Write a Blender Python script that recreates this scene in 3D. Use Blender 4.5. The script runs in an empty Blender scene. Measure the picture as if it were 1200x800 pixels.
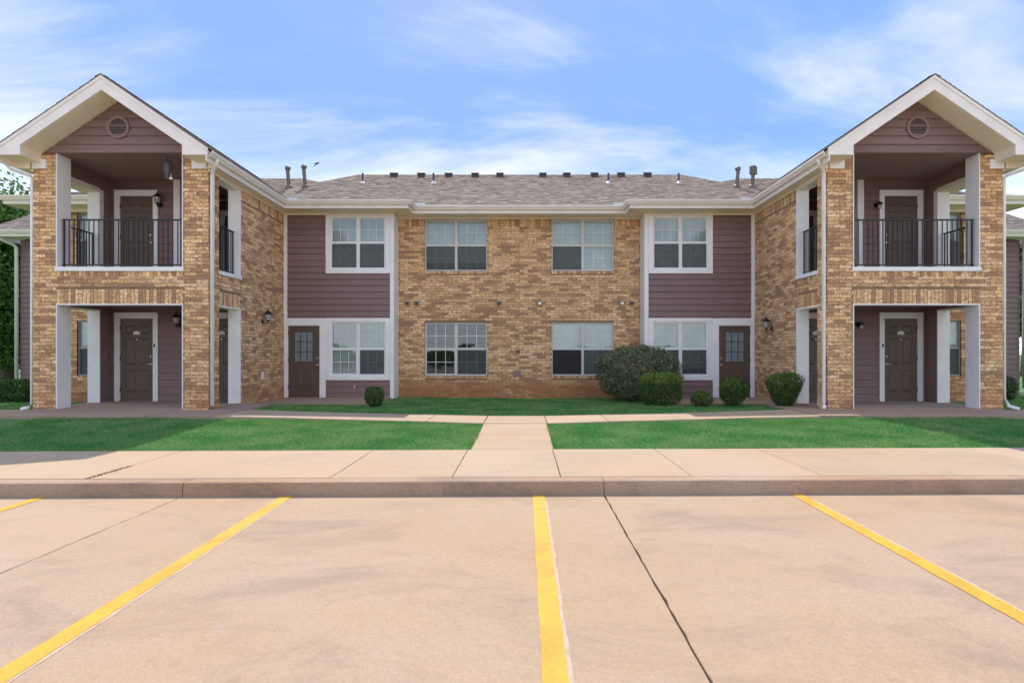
import bpy, math, random
import numpy as np
from mathutils import Vector
from mathutils import noise as mnoise
random.seed(7); RNG = np.random.default_rng(7)
SC = bpy.context.scene
COL = SC.collection

# ------------------------------------------------------------------ camera
cam_d = bpy.data.cameras.new('camera'); cam = bpy.data.objects.new('camera', cam_d); COL.objects.link(cam)
cam.location = (0, 0, 1.2); cam.rotation_euler = (math.pi / 2, 0, 0)
cam_d.lens = 22.5; cam_d.sensor_width = 36; cam_d.sensor_fit = 'HORIZONTAL'
cam_d.shift_x = -13 / 1200; cam_d.shift_y = 14 / 1200
cam_d.clip_start = 0.05; cam_d.clip_end = 3000
SC.camera = cam

# ------------------------------------------------------------------ sky and sun
AX, AY = 0.12, 0.85                       # shadow offset per metre of height (towards +x, towards -y)
SUN_EL = math.atan(1 / math.hypot(AX, AY))
SUN_AZ = math.atan2(-AX, AY)              # the sun stands behind the building, a touch to the left
world = bpy.data.worlds.new('World'); SC.world = world; world.use_nodes = True
wt = world.node_tree; wt.nodes.clear()
def WN(t, **k):
    n = wt.nodes.new(t)
    for a, b in k.items(): setattr(n, a, b)
    return n
def wmath(op, a, b=None, clamp=False):
    n = WN('ShaderNodeMath', operation=op, use_clamp=clamp)
    for i, v in enumerate((a, b)):
        if v is None: continue
        if isinstance(v, (int, float)): n.inputs[i].default_value = v
        else: wt.links.new(v, n.inputs[i])
    return n.outputs[0]
SKY_STR = 0.15
sky = WN('ShaderNodeTexSky', sky_type='NISHITA'); sky.sun_disc = False
sky.sun_elevation = SUN_EL; sky.sun_rotation = -0.14
sky.altitude = 300; sky.air_density = 1.0; sky.dust_density = 0.6; sky.ozone_density = 2.0
tc = WN('ShaderNodeTexCoord'); sep = WN('ShaderNodeSeparateXYZ'); wt.links.new(tc.outputs['Generated'], sep.inputs[0])
zc = wmath('MAXIMUM', sep.outputs[2], 0.0)
den = wmath('ADD', zc, 0.12)
cx = wmath('DIVIDE', sep.outputs[0], den); cy = wmath('DIVIDE', sep.outputs[1], den)
cmb = WN('ShaderNodeCombineXYZ'); wt.links.new(cx, cmb.inputs[0]); wt.links.new(cy, cmb.inputs[1])
mp = WN('ShaderNodeMapping'); mp.inputs['Location'].default_value = (-0.5, 0.2, 0); mp.inputs['Rotation'].default_value = (0, 0, 0.25)
mp.inputs['Scale'].default_value = (0.55, 1.0, 1); wt.links.new(cmb.outputs[0], mp.inputs[0])
n1 = WN('ShaderNodeTexNoise'); n1.inputs['Scale'].default_value = 1.0; n1.inputs['Detail'].default_value = 9; n1.inputs['Roughness'].default_value = 0.60
n1.inputs['Distortion'].default_value = 0.5; wt.links.new(mp.outputs[0], n1.inputs['Vector'])
n2 = WN('ShaderNodeTexNoise'); n2.inputs['Scale'].default_value = 0.38; n2.inputs['Detail'].default_value = 3; wt.links.new(mp.outputs[0], n2.inputs['Vector'])
s1 = wmath('ADD', wmath('MULTIPLY', n1.outputs[0], 0.6), wmath('MULTIPLY', n2.outputs[0], 0.55))
ramp = WN('ShaderNodeMapRange', interpolation_type='SMOOTHSTEP'); wt.links.new(s1, ramp.inputs[0])
ramp.inputs[1].default_value = 0.50; ramp.inputs[2].default_value = 0.70; ramp.inputs[3].default_value = 0.0; ramp.inputs[4].default_value = 0.92
hz = WN('ShaderNodeMapRange', interpolation_type='SMOOTHSTEP'); wt.links.new(sep.outputs[2], hz.inputs[0])
hz.inputs[1].default_value = 0.32; hz.inputs[2].default_value = 0.05; hz.inputs[3].default_value = 0.0; hz.inputs[4].default_value = 0.92
cm = wmath('ADD', ramp.outputs[0], wmath('MULTIPLY', hz.outputs[0], wmath('SUBTRACT', 1.0, ramp.outputs[0])), clamp=True)
hs = WN('ShaderNodeMix', data_type='RGBA', blend_type='MULTIPLY'); hs.inputs[0].default_value = 1.0
bw = WN('ShaderNodeRGBToBW'); wt.links.new(sky.outputs[0], bw.inputs[0])
soft = wmath('DIVIDE', 1.95, wmath('ADD', bw.outputs[0], 0.8))       # even exposure of the whole dome, as in the photograph
vs_ = WN('ShaderNodeVectorMath', operation='SCALE'); wt.links.new(sky.outputs[0], vs_.inputs[0]); wt.links.new(soft, vs_.inputs['Scale'])
wt.links.new(vs_.outputs[0], hs.inputs[6]); hs.inputs[7].default_value = (0.74, 0.91, 1.12, 1)
mx = WN('ShaderNodeMix', data_type='RGBA'); wt.links.new(cm, mx.inputs[0]); wt.links.new(hs.outputs[2], mx.inputs[6])
mx.inputs[7].default_value = (3.25, 3.28, 3.35, 1)
hb = WN('ShaderNodeVectorMath', operation='SCALE'); wt.links.new(mx.outputs[2], hb.inputs[0])
wt.links.new(wmath('ADD', wmath('MULTIPLY', hz.outputs[0], 0.70), 0.94), hb.inputs['Scale'])      # haze whitens and brightens the sky towards the horizon, all round
bg = WN('ShaderNodeBackground'); bg.inputs[1].default_value = SKY_STR; wt.links.new(hb.outputs[0], bg.inputs[0])
wo = WN('ShaderNodeOutputWorld'); wt.links.new(bg.outputs[0], wo.inputs[0])

sd = bpy.data.lights.new('sun', 'SUN'); sun = bpy.data.objects.new('sun', sd); COL.objects.link(sun)
sd.energy = 2.0; sd.angle = math.radians(0.6); sd.color = (1.0, 0.90, 0.74)
sun.location = (-5, 40, 45)
sun.rotation_euler = Vector((AX, -AY, -1)).to_track_quat('-Z', 'Y').to_euler()
SC.view_settings.view_transform = 'Standard'; SC.view_settings.look = 'None'
SC.view_settings.exposure = 1.3; SC.view_settings.gamma = 1.0
SC.view_settings.use_curve_mapping = False

# ------------------------------------------------------------------ materials
MATS = {}
class NT:
    def __init__(s, name):
        s.m = bpy.data.materials.new(name); s.m.use_nodes = True
        s.t = s.m.node_tree; s.p = s.t.nodes['Principled BSDF']; MATS[name] = s.m
        s.out = s.t.nodes['Material Output']
    def n(s, t, **k):
        x = s.t.nodes.new(t)
        for a, b in k.items(): setattr(x, a, b)
        return x
    def l(s, a, b): s.t.links.new(a, b)
    def pos(s):
        return s.n('ShaderNodeNewGeometry').outputs['Position']
    def noise(s, scale, detail=4, rough=0.55, stretch=None, dist=0):
        v = s.pos()
        if stretch:
            m = s.n('ShaderNodeMapping'); m.inputs['Scale'].default_value = stretch; s.l(v, m.inputs[0]); v = m.outputs[0]
        x = s.n('ShaderNodeTexNoise'); x.inputs['Scale'].default_value = scale; x.inputs['Detail'].default_value = detail
        x.inputs['Roughness'].default_value = rough; x.inputs['Distortion'].default_value = dist
        s.l(v, x.inputs['Vector']); return x.outputs[0]
    def rng(s, v, a, b, c=0.0, d=1.0, smooth=True):
        x = s.n('ShaderNodeMapRange', interpolation_type='SMOOTHSTEP' if smooth else 'LINEAR'); s.l(v, x.inputs[0])
        for i, q in enumerate((a, b, c, d)): x.inputs[i + 1].default_value = q
        return x.outputs[0]
    def mix(s, f, a, b, blend='MIX'):
        x = s.n('ShaderNodeMix', data_type='RGBA', blend_type=blend)
        for i, v in ((0, f), (6, a), (7, b)):
            if isinstance(v, (int, float)): x.inputs[i].default_value = v
            elif isinstance(v, tuple): x.inputs[i].default_value = (*v, 1)
            else: s.l(v, x.inputs[i])
        return x.outputs[2]
    def mul(s, a, b, op='MULTIPLY'):
        x = s.n('ShaderNodeMath', operation=op, use_clamp=False)
        for i, v in ((0, a), (1, b)):
            if isinstance(v, (int, float)): x.inputs[i].default_value = v
            else: s.l(v, x.inputs[i])
        return x.outputs[0]
    def scale(s, col, f):
        x = s.n('ShaderNodeVectorMath', operation='SCALE'); s.l(col, x.inputs[0]); s.l(f, x.inputs['Scale']); return x.outputs[0]
    def col(s, c):
        if isinstance(c, tuple): s.p.inputs['Base Color'].default_value = (*c, 1)
        else: s.l(c, s.p.inputs['Base Color'])
    def rough(s, r):
        if isinstance(r, (int, float)): s.p.inputs['Roughness'].default_value = r
        else: s.l(r, s.p.inputs['Roughness'])
    def bump(s, h, strength=0.3, dist=0.01):
        b = s.n('ShaderNodeBump'); b.inputs['Strength'].default_value = strength; b.inputs['Distance'].default_value = dist
        s.l(h, b.inputs['Height']); s.l(b.outputs[0], s.p.inputs['Normal'])

def simple(name, c, rough=0.6, var=0.12, scale=6, metallic=0.0, bump=0.1, stretch=None, spec=None):
    k = NT(name)
    f = k.rng(k.noise(scale, 5, stretch=stretch), 0.3, 0.7, 1 - var, 1 + var, False)
    g = k.rng(k.noise(scale * 12, 3), 0.3, 0.7, 1 - var * .5, 1 + var * .5, False)
    rgb = k.n('ShaderNodeRGB'); rgb.outputs[0].default_value = (*c, 1)
    k.col(k.scale(rgb.outputs[0], k.mul(f, g))); k.rough(rough); k.p.inputs['Metallic'].default_value = metallic
    if spec is not None: k.p.inputs['Specular IOR Level'].default_value = spec
    if bump: k.bump(k.noise(scale * 15, 3), bump, 0.004)
    return k.m
simple('white_trim', (0.90, 0.89, 0.90), 0.45, 0.05, 3)
simple('cream_paint', (0.92, 0.81, 0.66), 0.6, 0.05, 2)
simple('fascia_paint', (0.88, 0.84, 0.80), 0.5, 0.07, 2.5)
simple('gutter_metal', (0.86, 0.78, 0.70), 0.35, 0.05, 2)
simple('door_paint', (0.118, 0.079, 0.058), 0.4, 0.08, 2)
simple('mauve_paint', (0.28, 0.17, 0.165), 0.55, 0.07, 1.5)
simple('black_metal', (0.018, 0.018, 0.022), 0.35, 0.2, 20, 0.3)
simple('steel', (0.6, 0.6, 0.6), 0.3, 0.1, 10, 1.0)
simple('pipe_metal', (0.17, 0.15, 0.13), 0.55, 0.25, 12, 0.3)
simple('vent_metal', (0.04, 0.04, 0.045), 0.5, 0.2, 10)
simple('taupe_plastic', (0.30, 0.24, 0.19), 0.6, 0.15, 10)
simple('frosted_glass', (0.50, 0.49, 0.46), 0.3, 0.05, 10)
simple('vinyl', (0.84, 0.84, 0.85), 0.35, 0.04, 4)
simple('beige_vinyl', (0.66, 0.62, 0.60), 0.4, 0.04, 4)
simple('bronze_frame', (0.35, 0.33, 0.33), 0.4, 0.05, 4)
simple('room_paint', (0.16, 0.15, 0.14), 0.9, 0.1, 2)
simple('curtain_film', (0.52, 0.55, 0.70), 0.5, 0.06, 3)
simple('shingle_edge', (0.10, 0.085, 0.08), 0.9, 0.2, 20)
simple('ornament_cloth', (0.13, 0.11, 0.15), 0.6, 0.3, 25)
simple('bark', (0.10, 0.07, 0.05), 0.9, 0.35, 12, bump=0.8)
simple('soil', (0.15, 0.085, 0.05), 1.0, 0.4, 8, bump=0.5)
simple('lead_flashing', (0.72, 0.74, 0.76), 0.4, 0.08, 5)
simple('bird_feathers', (0.03, 0.035, 0.05), 0.7, 0.3, 40)
simple('plaque', (0.72, 0.70, 0.62), 0.4, 0.05, 20)
simple('foundation', (0.33, 0.22, 0.15), 0.9, 0.2, 6)

k = NT('brick')
at = k.n('ShaderNodeAttribute', attribute_name='bcol')
mott = k.rng(k.noise(22, 4, 0.65, (1, 1, 2.2)), 0.28, 0.72, 0.60, 1.45, False)
fine = k.rng(k.noise(140, 2), 0.3, 0.7, 0.86, 1.14, False)
spot = k.mul(k.rng(k.noise(15, 5, 0.7, (1, 1, 1.8)), 0.42, 0.62), k.rng(k.noise(3.5, 3), 0.3, 0.6, 0.45, 0.85))
c = k.scale(k.mix(spot, at.outputs['Color'], (0.36, 0.225, 0.135)), k.mul(mott, fine))
sx = k.n('ShaderNodeSeparateXYZ'); k.l(k.pos(), sx.inputs[0])
low = k.mul(k.rng(sx.outputs[2], 0.72, 0.10), k.rng(k.noise(1.6, 5, 0.65), 0.28, 0.5))
mid = k.rng(sx.outputs[1], 17.5, 18.5)
lowc = k.mul(low, k.rng(mid, 0, 1, 0.35, 1.0))
c = k.mix(k.mul(lowc, 0.85), c, (0.42, 0.16, 0.055))
c = k.mix(k.rng(k.noise(0.9, 6, 0.7, (1, 1, 0.5)), 0.58, 0.8, 0, 0.35), c, (0.17, 0.12, 0.10))
k.col(c); k.rough(0.85); k.bump(k.noise(90, 4), 0.5, 0.006)
k = NT('mortar')
rgb = k.n('ShaderNodeRGB'); rgb.outputs[0].default_value = (0.27, 0.175, 0.105, 1)
c = k.scale(rgb.outputs[0], k.rng(k.noise(4, 5), 0.3, 0.7, 0.75, 1.2, False))
sx = k.n('ShaderNodeSeparateXYZ'); k.l(k.pos(), sx.inputs[0])
c = k.mix(k.mul(k.rng(sx.outputs[2], 0.6, -0.05), k.rng(k.noise(1.6, 5, 0.65), 0.35, 0.62, 0, 0.7)), c, (0.24, 0.10, 0.04))
k.col(c); k.rough(0.95); k.bump(k.noise(120, 3), 0.5, 0.004)

k = NT('siding')
oi = k.n('ShaderNodeObjectInfo')
f = k.rng(oi.outputs['Random'], 0, 1, 0.93, 1.07, False)
g = k.rng(k.noise(5, 5, 0.6, (0.3, 0.3, 3)), 0.3, 0.7, 0.9, 1.1, False)
rgb = k.n('ShaderNodeRGB'); rgb.outputs[0].default_value = (0.232, 0.146, 0.138, 1)
k.col(k.scale(rgb.outputs[0], k.mul(f, g))); k.rough(0.5); k.bump(k.noise(60, 4, 0.6, (0.1, 0.1, 2)), 0.35, 0.004)

def concrete(name, base, warm, dark, grain=1.0):
    k = NT(name)
    oi = k.n('ShaderNodeObjectInfo')
    c = k.mix(k.rng(k.noise(0.35, 6, 0.62), 0.35, 0.68), base, warm)
    c = k.mix(k.rng(k.noise(0.8, 8, 0.72, (0.7, 1.2, 1), 0.6), 0.45, 0.70, 0, 0.85), c, dark)
    c = k.mix(k.rng(k.noise(5.5, 3, 0.6), 0.66, 0.74, 0, 0.30), c, (0.30, 0.22, 0.17))
    c = k.mix(k.rng(k.noise(2.3, 6, 0.7, None, 1.0), 0.56, 0.8, 0, 0.35), c, (0.36, 0.36, 0.37))
    f = k.rng(k.noise(95, 3, 0.7), 0.25, 0.75, 1 - .30 * grain, 1 + .30 * grain, False)
    g = k.rng(k.noise(30, 4, 0.7), 0.25, 0.75, 1 - .14 * grain, 1 + .14 * grain, False)
    r = k.rng(oi.outputs['Random'], 0, 1, 0.96, 1.04, False)
    v2 = k.n('ShaderNodeTexVoronoi'); v2.inputs['Scale'].default_value = 1.15; v2.inputs['Randomness'].default_value = 1.0
    ad = k.n('ShaderNodeVectorMath', operation='ADD'); nn2 = k.n('ShaderNodeTexNoise'); nn2.inputs['Scale'].default_value = 9; k.l(k.pos(), nn2.inputs['Vector'])
    sc2 = k.n('ShaderNodeVectorMath', operation='SCALE'); sc2.inputs['Scale'].default_value = 0.10; k.l(nn2.outputs['Color'], sc2.inputs[0]); k.l(k.pos(), ad.inputs[0]); k.l(sc2.outputs[0], ad.inputs[1]); k.l(ad.outputs[0], v2.inputs['Vector'])
    c = k.mix(k.rng(v2.outputs['Distance'], 0.09, 0.03, 0.0, 0.28 * grain), c, (0.12, 0.09, 0.07))
    vo = k.n('ShaderNodeTexVoronoi'); vo.inputs['Scale'].default_value = 42; k.l(k.pos(), vo.inputs['Vector'])
    pit = k.rng(vo.outputs['Distance'], 0.04, 0.13, 0.80, 1.0)
    c = k.scale(c, k.mul(k.mul(k.mul(f, g), r), pit))
    k.col(c); k.rough(0.9); k.p.inputs['Specular IOR Level'].default_value = 0.3
    k.bump(k.noise(110, 4, 0.7), 0.5 * grain, 0.006)
concrete('lot_concrete', (0.455, 0.338, 0.248), (0.46, 0.312, 0.198), (0.33, 0.243, 0.185), 0.6)
concrete('walk_concrete', (0.475, 0.36, 0.262), (0.465, 0.33, 0.215), (0.39, 0.30, 0.23), 0.4)
concrete('curb_concrete', (0.43, 0.315, 0.235), (0.41, 0.25, 0.155), (0.26, 0.175, 0.13), 0.9)
concrete('porch_concrete', (0.42, 0.30, 0.235), (0.42, 0.28, 0.20), (0.33, 0.25, 0.21), 0.6)

k = NT('line_paint')
c = k.mix(k.rng(k.noise(3.0, 6, 0.7), 0.4, 0.7), (0.66, 0.375, 0.032), (0.60, 0.29, 0.022))
w = k.rng(k.noise(45, 7, 0.8), 0.56, 0.66)
w2 = k.rng(k.noise(2.1, 3), 0.35, 0.6)
c = k.mix(k.mul(k.mul(w, w2), 0.85), c, (0.46, 0.34, 0.25))
k.col(k.scale(c, k.rng(k.noise(100, 2), 0.3, 0.7, 0.85, 1.15, False))); k.rough(0.75); k.bump(k.noise(110, 4), 0.4, 0.004)

simple('asphalt', (0.30, 0.25, 0.21), 0.9, 0.15, 3)
simple('old_paint', (0.52, 0.40, 0.31), 0.9, 0.15, 9)
k = NT('shingle')
at = k.n('ShaderNodeAttribute', attribute_name='bcol')
k.col(k.scale(at.outputs['Color'], k.rng(k.noise(40, 4, 0.7), 0.3, 0.7, 0.72, 1.28, False))); k.rough(0.95)
k.p.inputs['Specular IOR Level'].default_value = 0.2; k.bump(k.noise(150, 3), 0.6, 0.004)

k = NT('grass_ground')
c = k.mix(k.rng(k.noise(0.5, 6, 0.65), 0.35, 0.65), (0.07, 0.24, 0.05), (0.105, 0.28, 0.075))
c = k.mix(k.rng(k.noise(3, 6, 0.7), 0.55, 0.75, 0, 0.5), c, (0.11, 0.15, 0.05))
k.col(k.scale(c, k.rng(k.noise(60, 4, 0.7), 0.3, 0.7, 0.5, 1.3, False))); k.rough(0.95); k.bump(k.noise(50, 5, .7), 0.8, 0.03)

def leafy(name, c1, c2, nscale=1.2, transl=0.25):
    k = NT(name)
    at = k.n('ShaderNodeAttribute', attribute_name='bcol')
    c = k.mix(k.rng(k.noise(nscale, 4, 0.6), 0.35, 0.65), c1, c2)
    c = k.mix(1.0, c, at.outputs['Color'], 'MULTIPLY')
    k.col(c); k.rough(0.6); k.p.inputs['Specular IOR Level'].default_value = 0.3
    tr = k.n('ShaderNodeBsdfTranslucent'); k.l(c, tr.inputs[0])
    mx = k.n('ShaderNodeMixShader'); mx.inputs[0].default_value = transl
    k.l(k.p.outputs[0], mx.inputs[1]); k.l(tr.outputs[0], mx.inputs[2]); k.l(mx.outputs[0], k.out.inputs[0])
leafy('grass_blades', (0.09, 0.31, 0.08), (0.22, 0.39, 0.14), 1.3, 0.3)
leafy('leaf_dark', (0.055, 0.12, 0.03), (0.08, 0.16, 0.04), 3)
leafy('leaf_grey', (0.17, 0.21, 0.115), (0.21, 0.24, 0.15), 4)
leafy('leaf_bright', (0.085, 0.17, 0.025), (0.13, 0.22, 0.04), 5)
leafy('leaf_tree', (0.07, 0.17, 0.04), (0.11, 0.22, 0.05), 0.8, 0.35)
leafy('leaf_pale', (0.16, 0.21, 0.12), (0.2, 0.25, 0.15), 0.8)

k = NT('window_glass')
k.t.nodes.remove(k.p)
tr = k.n('ShaderNodeBsdfTransparent'); tr.inputs[0].default_value = (0.88, 0.95, 0.94, 1)
gl = k.n('ShaderNodeBsdfGlossy'); gl.inputs['Roughness'].default_value = 0.02; gl.inputs[0].default_value = (0.84, 0.93, 1, 1)
bp = k.n('ShaderNodeBump'); bp.inputs['Strength'].default_value = 0.06; bp.inputs['Distance'].default_value = 0.05
k.l(k.noise(1.3, 2), bp.inputs['Height']); k.l(bp.outputs[0], gl.inputs['Normal'])
fr = k.n('ShaderNodeFresnel'); fr.inputs[0].default_value = 1.5
ff = k.mul(k.mul(fr.outputs[0], 1.4), 0.045, 'ADD')
ms = k.n('ShaderNodeMixShader'); k.l(ff, ms.inputs[0]); k.l(tr.outputs[0], ms.inputs[1]); k.l(gl.outputs[0], ms.inputs[2]); k.l(ms.outputs[0], k.out.inputs[0])
def screenmat(name, dens, c=(0.07, 0.075, 0.08)):
    k = NT(name)
    k.p.inputs['Base Color'].default_value = (*c, 1); k.p.inputs['Roughness'].default_value = 0.7
    tr = k.n('ShaderNodeBsdfTransparent'); ms = k.n('ShaderNodeMixShader')
    k.l(k.rng(k.noise(9, 3), 0.2, 0.8, dens - .04, dens + .04, False), ms.inputs[0])
    k.l(tr.outputs[0], ms.inputs[1]); k.l(k.p.outputs[0], ms.inputs[2]); k.l(ms.outputs[0], k.out.inputs[0])
screenmat('insect_screen', 0.40, (0.10, 0.11, 0.115)); screenmat('dark_screen', 0.74, (0.03, 0.028, 0.032))
k = NT('blind')
sx = k.n('ShaderNodeSeparateXYZ'); k.l(k.pos(), sx.inputs[0])
rgb = k.n('ShaderNodeRGB'); rgb.outputs[0].default_value = (0.84, 0.88, 0.84, 1)
k.col(k.scale(rgb.outputs[0], k.rng(k.noise(2, 3), 0.3, 0.7, 0.9, 1.08, False))); k.rough(0.5)
k.p.inputs['Emission Strength'].default_value = 0
M = MATS

# ------------------------------------------------------------------ mesh builder
class MB:
    def __init__(s): s.v = []; s.f = []; s.c = []; s.smooth = False
    def add(s, vs, fs, col=None):
        b = len(s.v); s.v += [tuple(p) for p in vs]
        for f in fs: s.f.append(tuple(b + i for i in f)); s.c.append(col)
        return s
    def box(s, x0, x1, y0, y1, z0, z1, col=None, skip=()):
        if x0 > x1: x0, x1 = x1, x0
        if y0 > y1: y0, y1 = y1, y0
        if z0 > z1: z0, z1 = z1, z0
        vs = [(x0, y0, z0), (x1, y0, z0), (x1, y1, z0), (x0, y1, z0), (x0, y0, z1), (x1, y0, z1), (x1, y1, z1), (x0, y1, z1)]
        fs = {'b': (0, 3, 2, 1), 't': (4, 5, 6, 7), 'f': (0, 1, 5, 4), 'r': (1, 2, 6, 5), 'k': (2, 3, 7, 6), 'l': (3, 0, 4, 7)}
        return s.add(vs, [q for n, q in fs.items() if n not in skip], col)
    def prism(s, pts, vec, col=None):
        n = len(pts); a = [Vector(p) for p in pts]; v = Vector(vec)
        nn = sum(((a[i] - a[0]).cross(a[(i + 1) % n] - a[0]) for i in range(1, n - 1)), Vector())
        if nn.dot(v) > 0: a.reverse()
        vs = a + [p + v for p in a]
        fs = [tuple(range(n)), tuple(range(2 * n - 1, n - 1, -1))] + [(i, i + n, (i + 1) % n + n, (i + 1) % n) for i in range(n)]
        return s.add(vs, fs, col)
    def tube(s, pts, r, n=8, col=None, cap=True):
        pts = [Vector(p) for p in pts]; rs = r if isinstance(r, (list, tuple)) else [r] * len(pts)
        vs = []; fs = []
        prev = None
        for i, p in enumerate(pts):
            d = (pts[min(i + 1, len(pts) - 1)] - pts[max(i - 1, 0)])
            if d.length < 1e-9: d = Vector((0, 0, 1))
            d.normalize()
            ref = Vector((0, 0, 1)) if abs(d.z) < 0.9 else Vector((0, 1, 0))
            a = d.cross(ref).normalized(); b = d.cross(a).normalized()
            for j in range(n):
                t = 2 * math.pi * j / n; vs.append(p + (a * math.cos(t) + b * math.sin(t)) * rs[i])
        for i in range(len(pts) - 1):
            for j in range(n):
                k2 = (j + 1) % n; fs.append((i * n + j, i * n + k2, (i + 1) * n + k2, (i + 1) * n + j))
        if cap: fs.append(tuple(range(n - 1, -1, -1))); fs.append(tuple(range((len(pts) - 1) * n, len(pts) * n)))
        return s.add(vs, fs, col)
    def lathe(s, c, prof, n=16, col=None):     # prof: (r, z)
        vs = []; fs = []
        for r, z in prof:
            for j in range(n):
                t = 2 * math.pi * j / n; vs.append((c[0] + r * math.cos(t), c[1] + r * math.sin(t), c[2] + z))
        m = len(prof)
        for i in range(m - 1):
            for j in range(n):
                k2 = (j + 1) % n; fs.append((i * n + j, i * n + k2, (i + 1) * n + k2, (i + 1) * n + j))
        fs.append(tuple(range(n - 1, -1, -1))); fs.append(tuple(range((m - 1) * n, m * n)))
        return s.add(vs, fs, col)
ORG = {}
def tag(o, label=None, cat=None, group=None, kind=None):
    if label: o['label'] = label
    if cat: o['category'] = cat
    if group: o['group'] = group
    if kind: o['kind'] = kind
    return o
def build(name, mb, mat, parent=None, smooth=False, origin=None):
    vs = np.array(mb.v, dtype=float)
    lo = vs.min(0); hi = vs.max(0)
    org = np.array(origin if origin is not None else [(lo[0] + hi[0]) / 2, (lo[1] + hi[1]) / 2, lo[2]], dtype=float)
    me = bpy.data.meshes.new(name); me.from_pydata([tuple(p) for p in (vs - org)], [], mb.f)
    if any(c is not None for c in mb.c):
        a = me.attributes.new('bcol', 'FLOAT_COLOR', 'FACE')
        a.data.foreach_set('color', np.array([(*(c or (.3, .3, .3)), 1) for c in mb.c], dtype=np.float32).ravel())
    if smooth: me.shade_smooth()
    me.materials.append(M[mat] if isinstance(mat, str) else mat)
    o = bpy.data.objects.new(name, me); COL.objects.link(o)
    po = np.zeros(3)
    if parent is not None: o.parent = parent; po = ORG[parent.name]
    o.location = tuple(org - po); ORG[o.name] = org
    return o
def empty(name, loc):
    o = bpy.data.objects.new(name, None); COL.objects.link(o); o.location = loc; o.empty_display_size = 0.2
    ORG[o.name] = np.array(loc, dtype=float); return o

XC = -0.11; S = 1
def U(u): return XC + S * u
def rects(a0, a1, z0, z1, ops):
    xs = sorted({a0, a1} | {min(max(o[i], a0), a1) for o in ops for i in (0, 1)})
    out = []
    for p, q in zip(xs, xs[1:]):
        if q - p < 1e-5: continue
        m = (p + q) / 2; cur = z0
        for o in sorted([o for o in ops if o[0] < m < o[1]], key=lambda o: o[2]):
            if o[2] > cur + 1e-5: out.append((p, q, cur, min(o[2], z1)))
            cur = max(cur, o[3])
        if cur < z1 - 1e-5: out.append((p, q, cur, z1))
    return out

# ================================================================== SETTING
def clamp(v, a=0.0, b=1.0): return max(a, min(b, v))
def tilt(x, y): return 0.0045 * x * clamp((13 - y) / 4) if abs(x) < 25 else 0.0045 * math.copysign(25, x) * clamp((13 - y) / 4)
def zg(x, y):
    au = abs(x - XC)
    zb = -0.15 + 0.06 * clamp(au / 6.5)
    if au > 10.9: zb -= 0.03 * clamp((au - 10.9) / 2)
    z = -0.195 + (zb + 0.195) * clamp((y - 9.16) / 3.0)
    if y > 16 and au > 10.6: z -= 0.17 * clamp((y - 16) / 5)
    return z + tilt(x, y)
# lawn / terrain sheet reaching the horizon
xs = sorted(set([round(v, 3) for v in np.concatenate([np.arange(-24, 24.01, 0.8), [-600, -300, -150, -80, -50, -35, 35, 50, 80, 150, 300, 600]])]))
ys = [9.17, 9.8, 10.5, 11.2, 12, 12.6, 13.2, 14, 15, 16, 17, 18, 19, 20, 21, 22, 23, 25, 28, 32, 40, 60, 100, 200, 400, 900]
mb = MB(); vs = [(x, y, zg(x, y)) for y in ys for x in xs]; nx = len(xs)
mb.add(vs, [(j * nx + i, j * nx + i + 1, (j + 1) * nx + i + 1, (j + 1) * nx + i) for j in range(len(ys) - 1) for i in range(nx - 1)])
tag(build('lawn_ground', mb, 'grass_ground', smooth=True), kind='structure')
mb = MB(); mb.add([(-900, -900, -0.56), (900, -900, -0.56), (900, 9.2, -0.56), (-900, 9.2, -0.56)], [(0, 1, 2, 3)])
tag(build('far_ground', mb, 'asphalt'), kind='structure')

def slab(name, pts, zf, thick, mat, parent, rough=0.0, bev=0.006):
    # polygon slab with an eased top edge; pts counter-clockwise (x, y); edges jagged by 'rough'
    P = []
    n = len(pts)
    for i in range(n):
        a = Vector(pts[i]); b = Vector(pts[(i + 1) % n]); L = (b - a).length; m = max(1, int(L / 0.12)) if rough else 1
        d = (b - a).normalized(); nn = Vector((-d.y, d.x))
        for j in range(m):
            p = a + (b - a) * (j / m)
            if rough and j > 0: p = p + nn * (abs(random.gauss(0, rough)) - rough * .3)
            P.append((p, nn))
    mb = MB(); N = len(P)
    c = sum((p for p, _ in P), Vector((0, 0))) / N
    top = []; edge = []; bot = []
    for i, (p, nn) in enumerate(P):
        q = p + (c - p).normalized() * bev * 1.4
        top.append((q.x, q.y, zf(q.x, q.y))); edge.append((p.x, p.y, zf(p.x, p.y) - bev)); bot.append((p.x, p.y, zf(p.x, p.y) - thick))
    mb.add(top + edge + bot, [tuple(range(N))] + [(i, N + i, N + (i + 1) % N, (i + 1) % N) for i in range(N)] + [(N + i, 2 * N + i, 2 * N + (i + 1) % N, N + (i + 1) % N) for i in range(N)])
    return build(name, mb, mat, parent)

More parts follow.
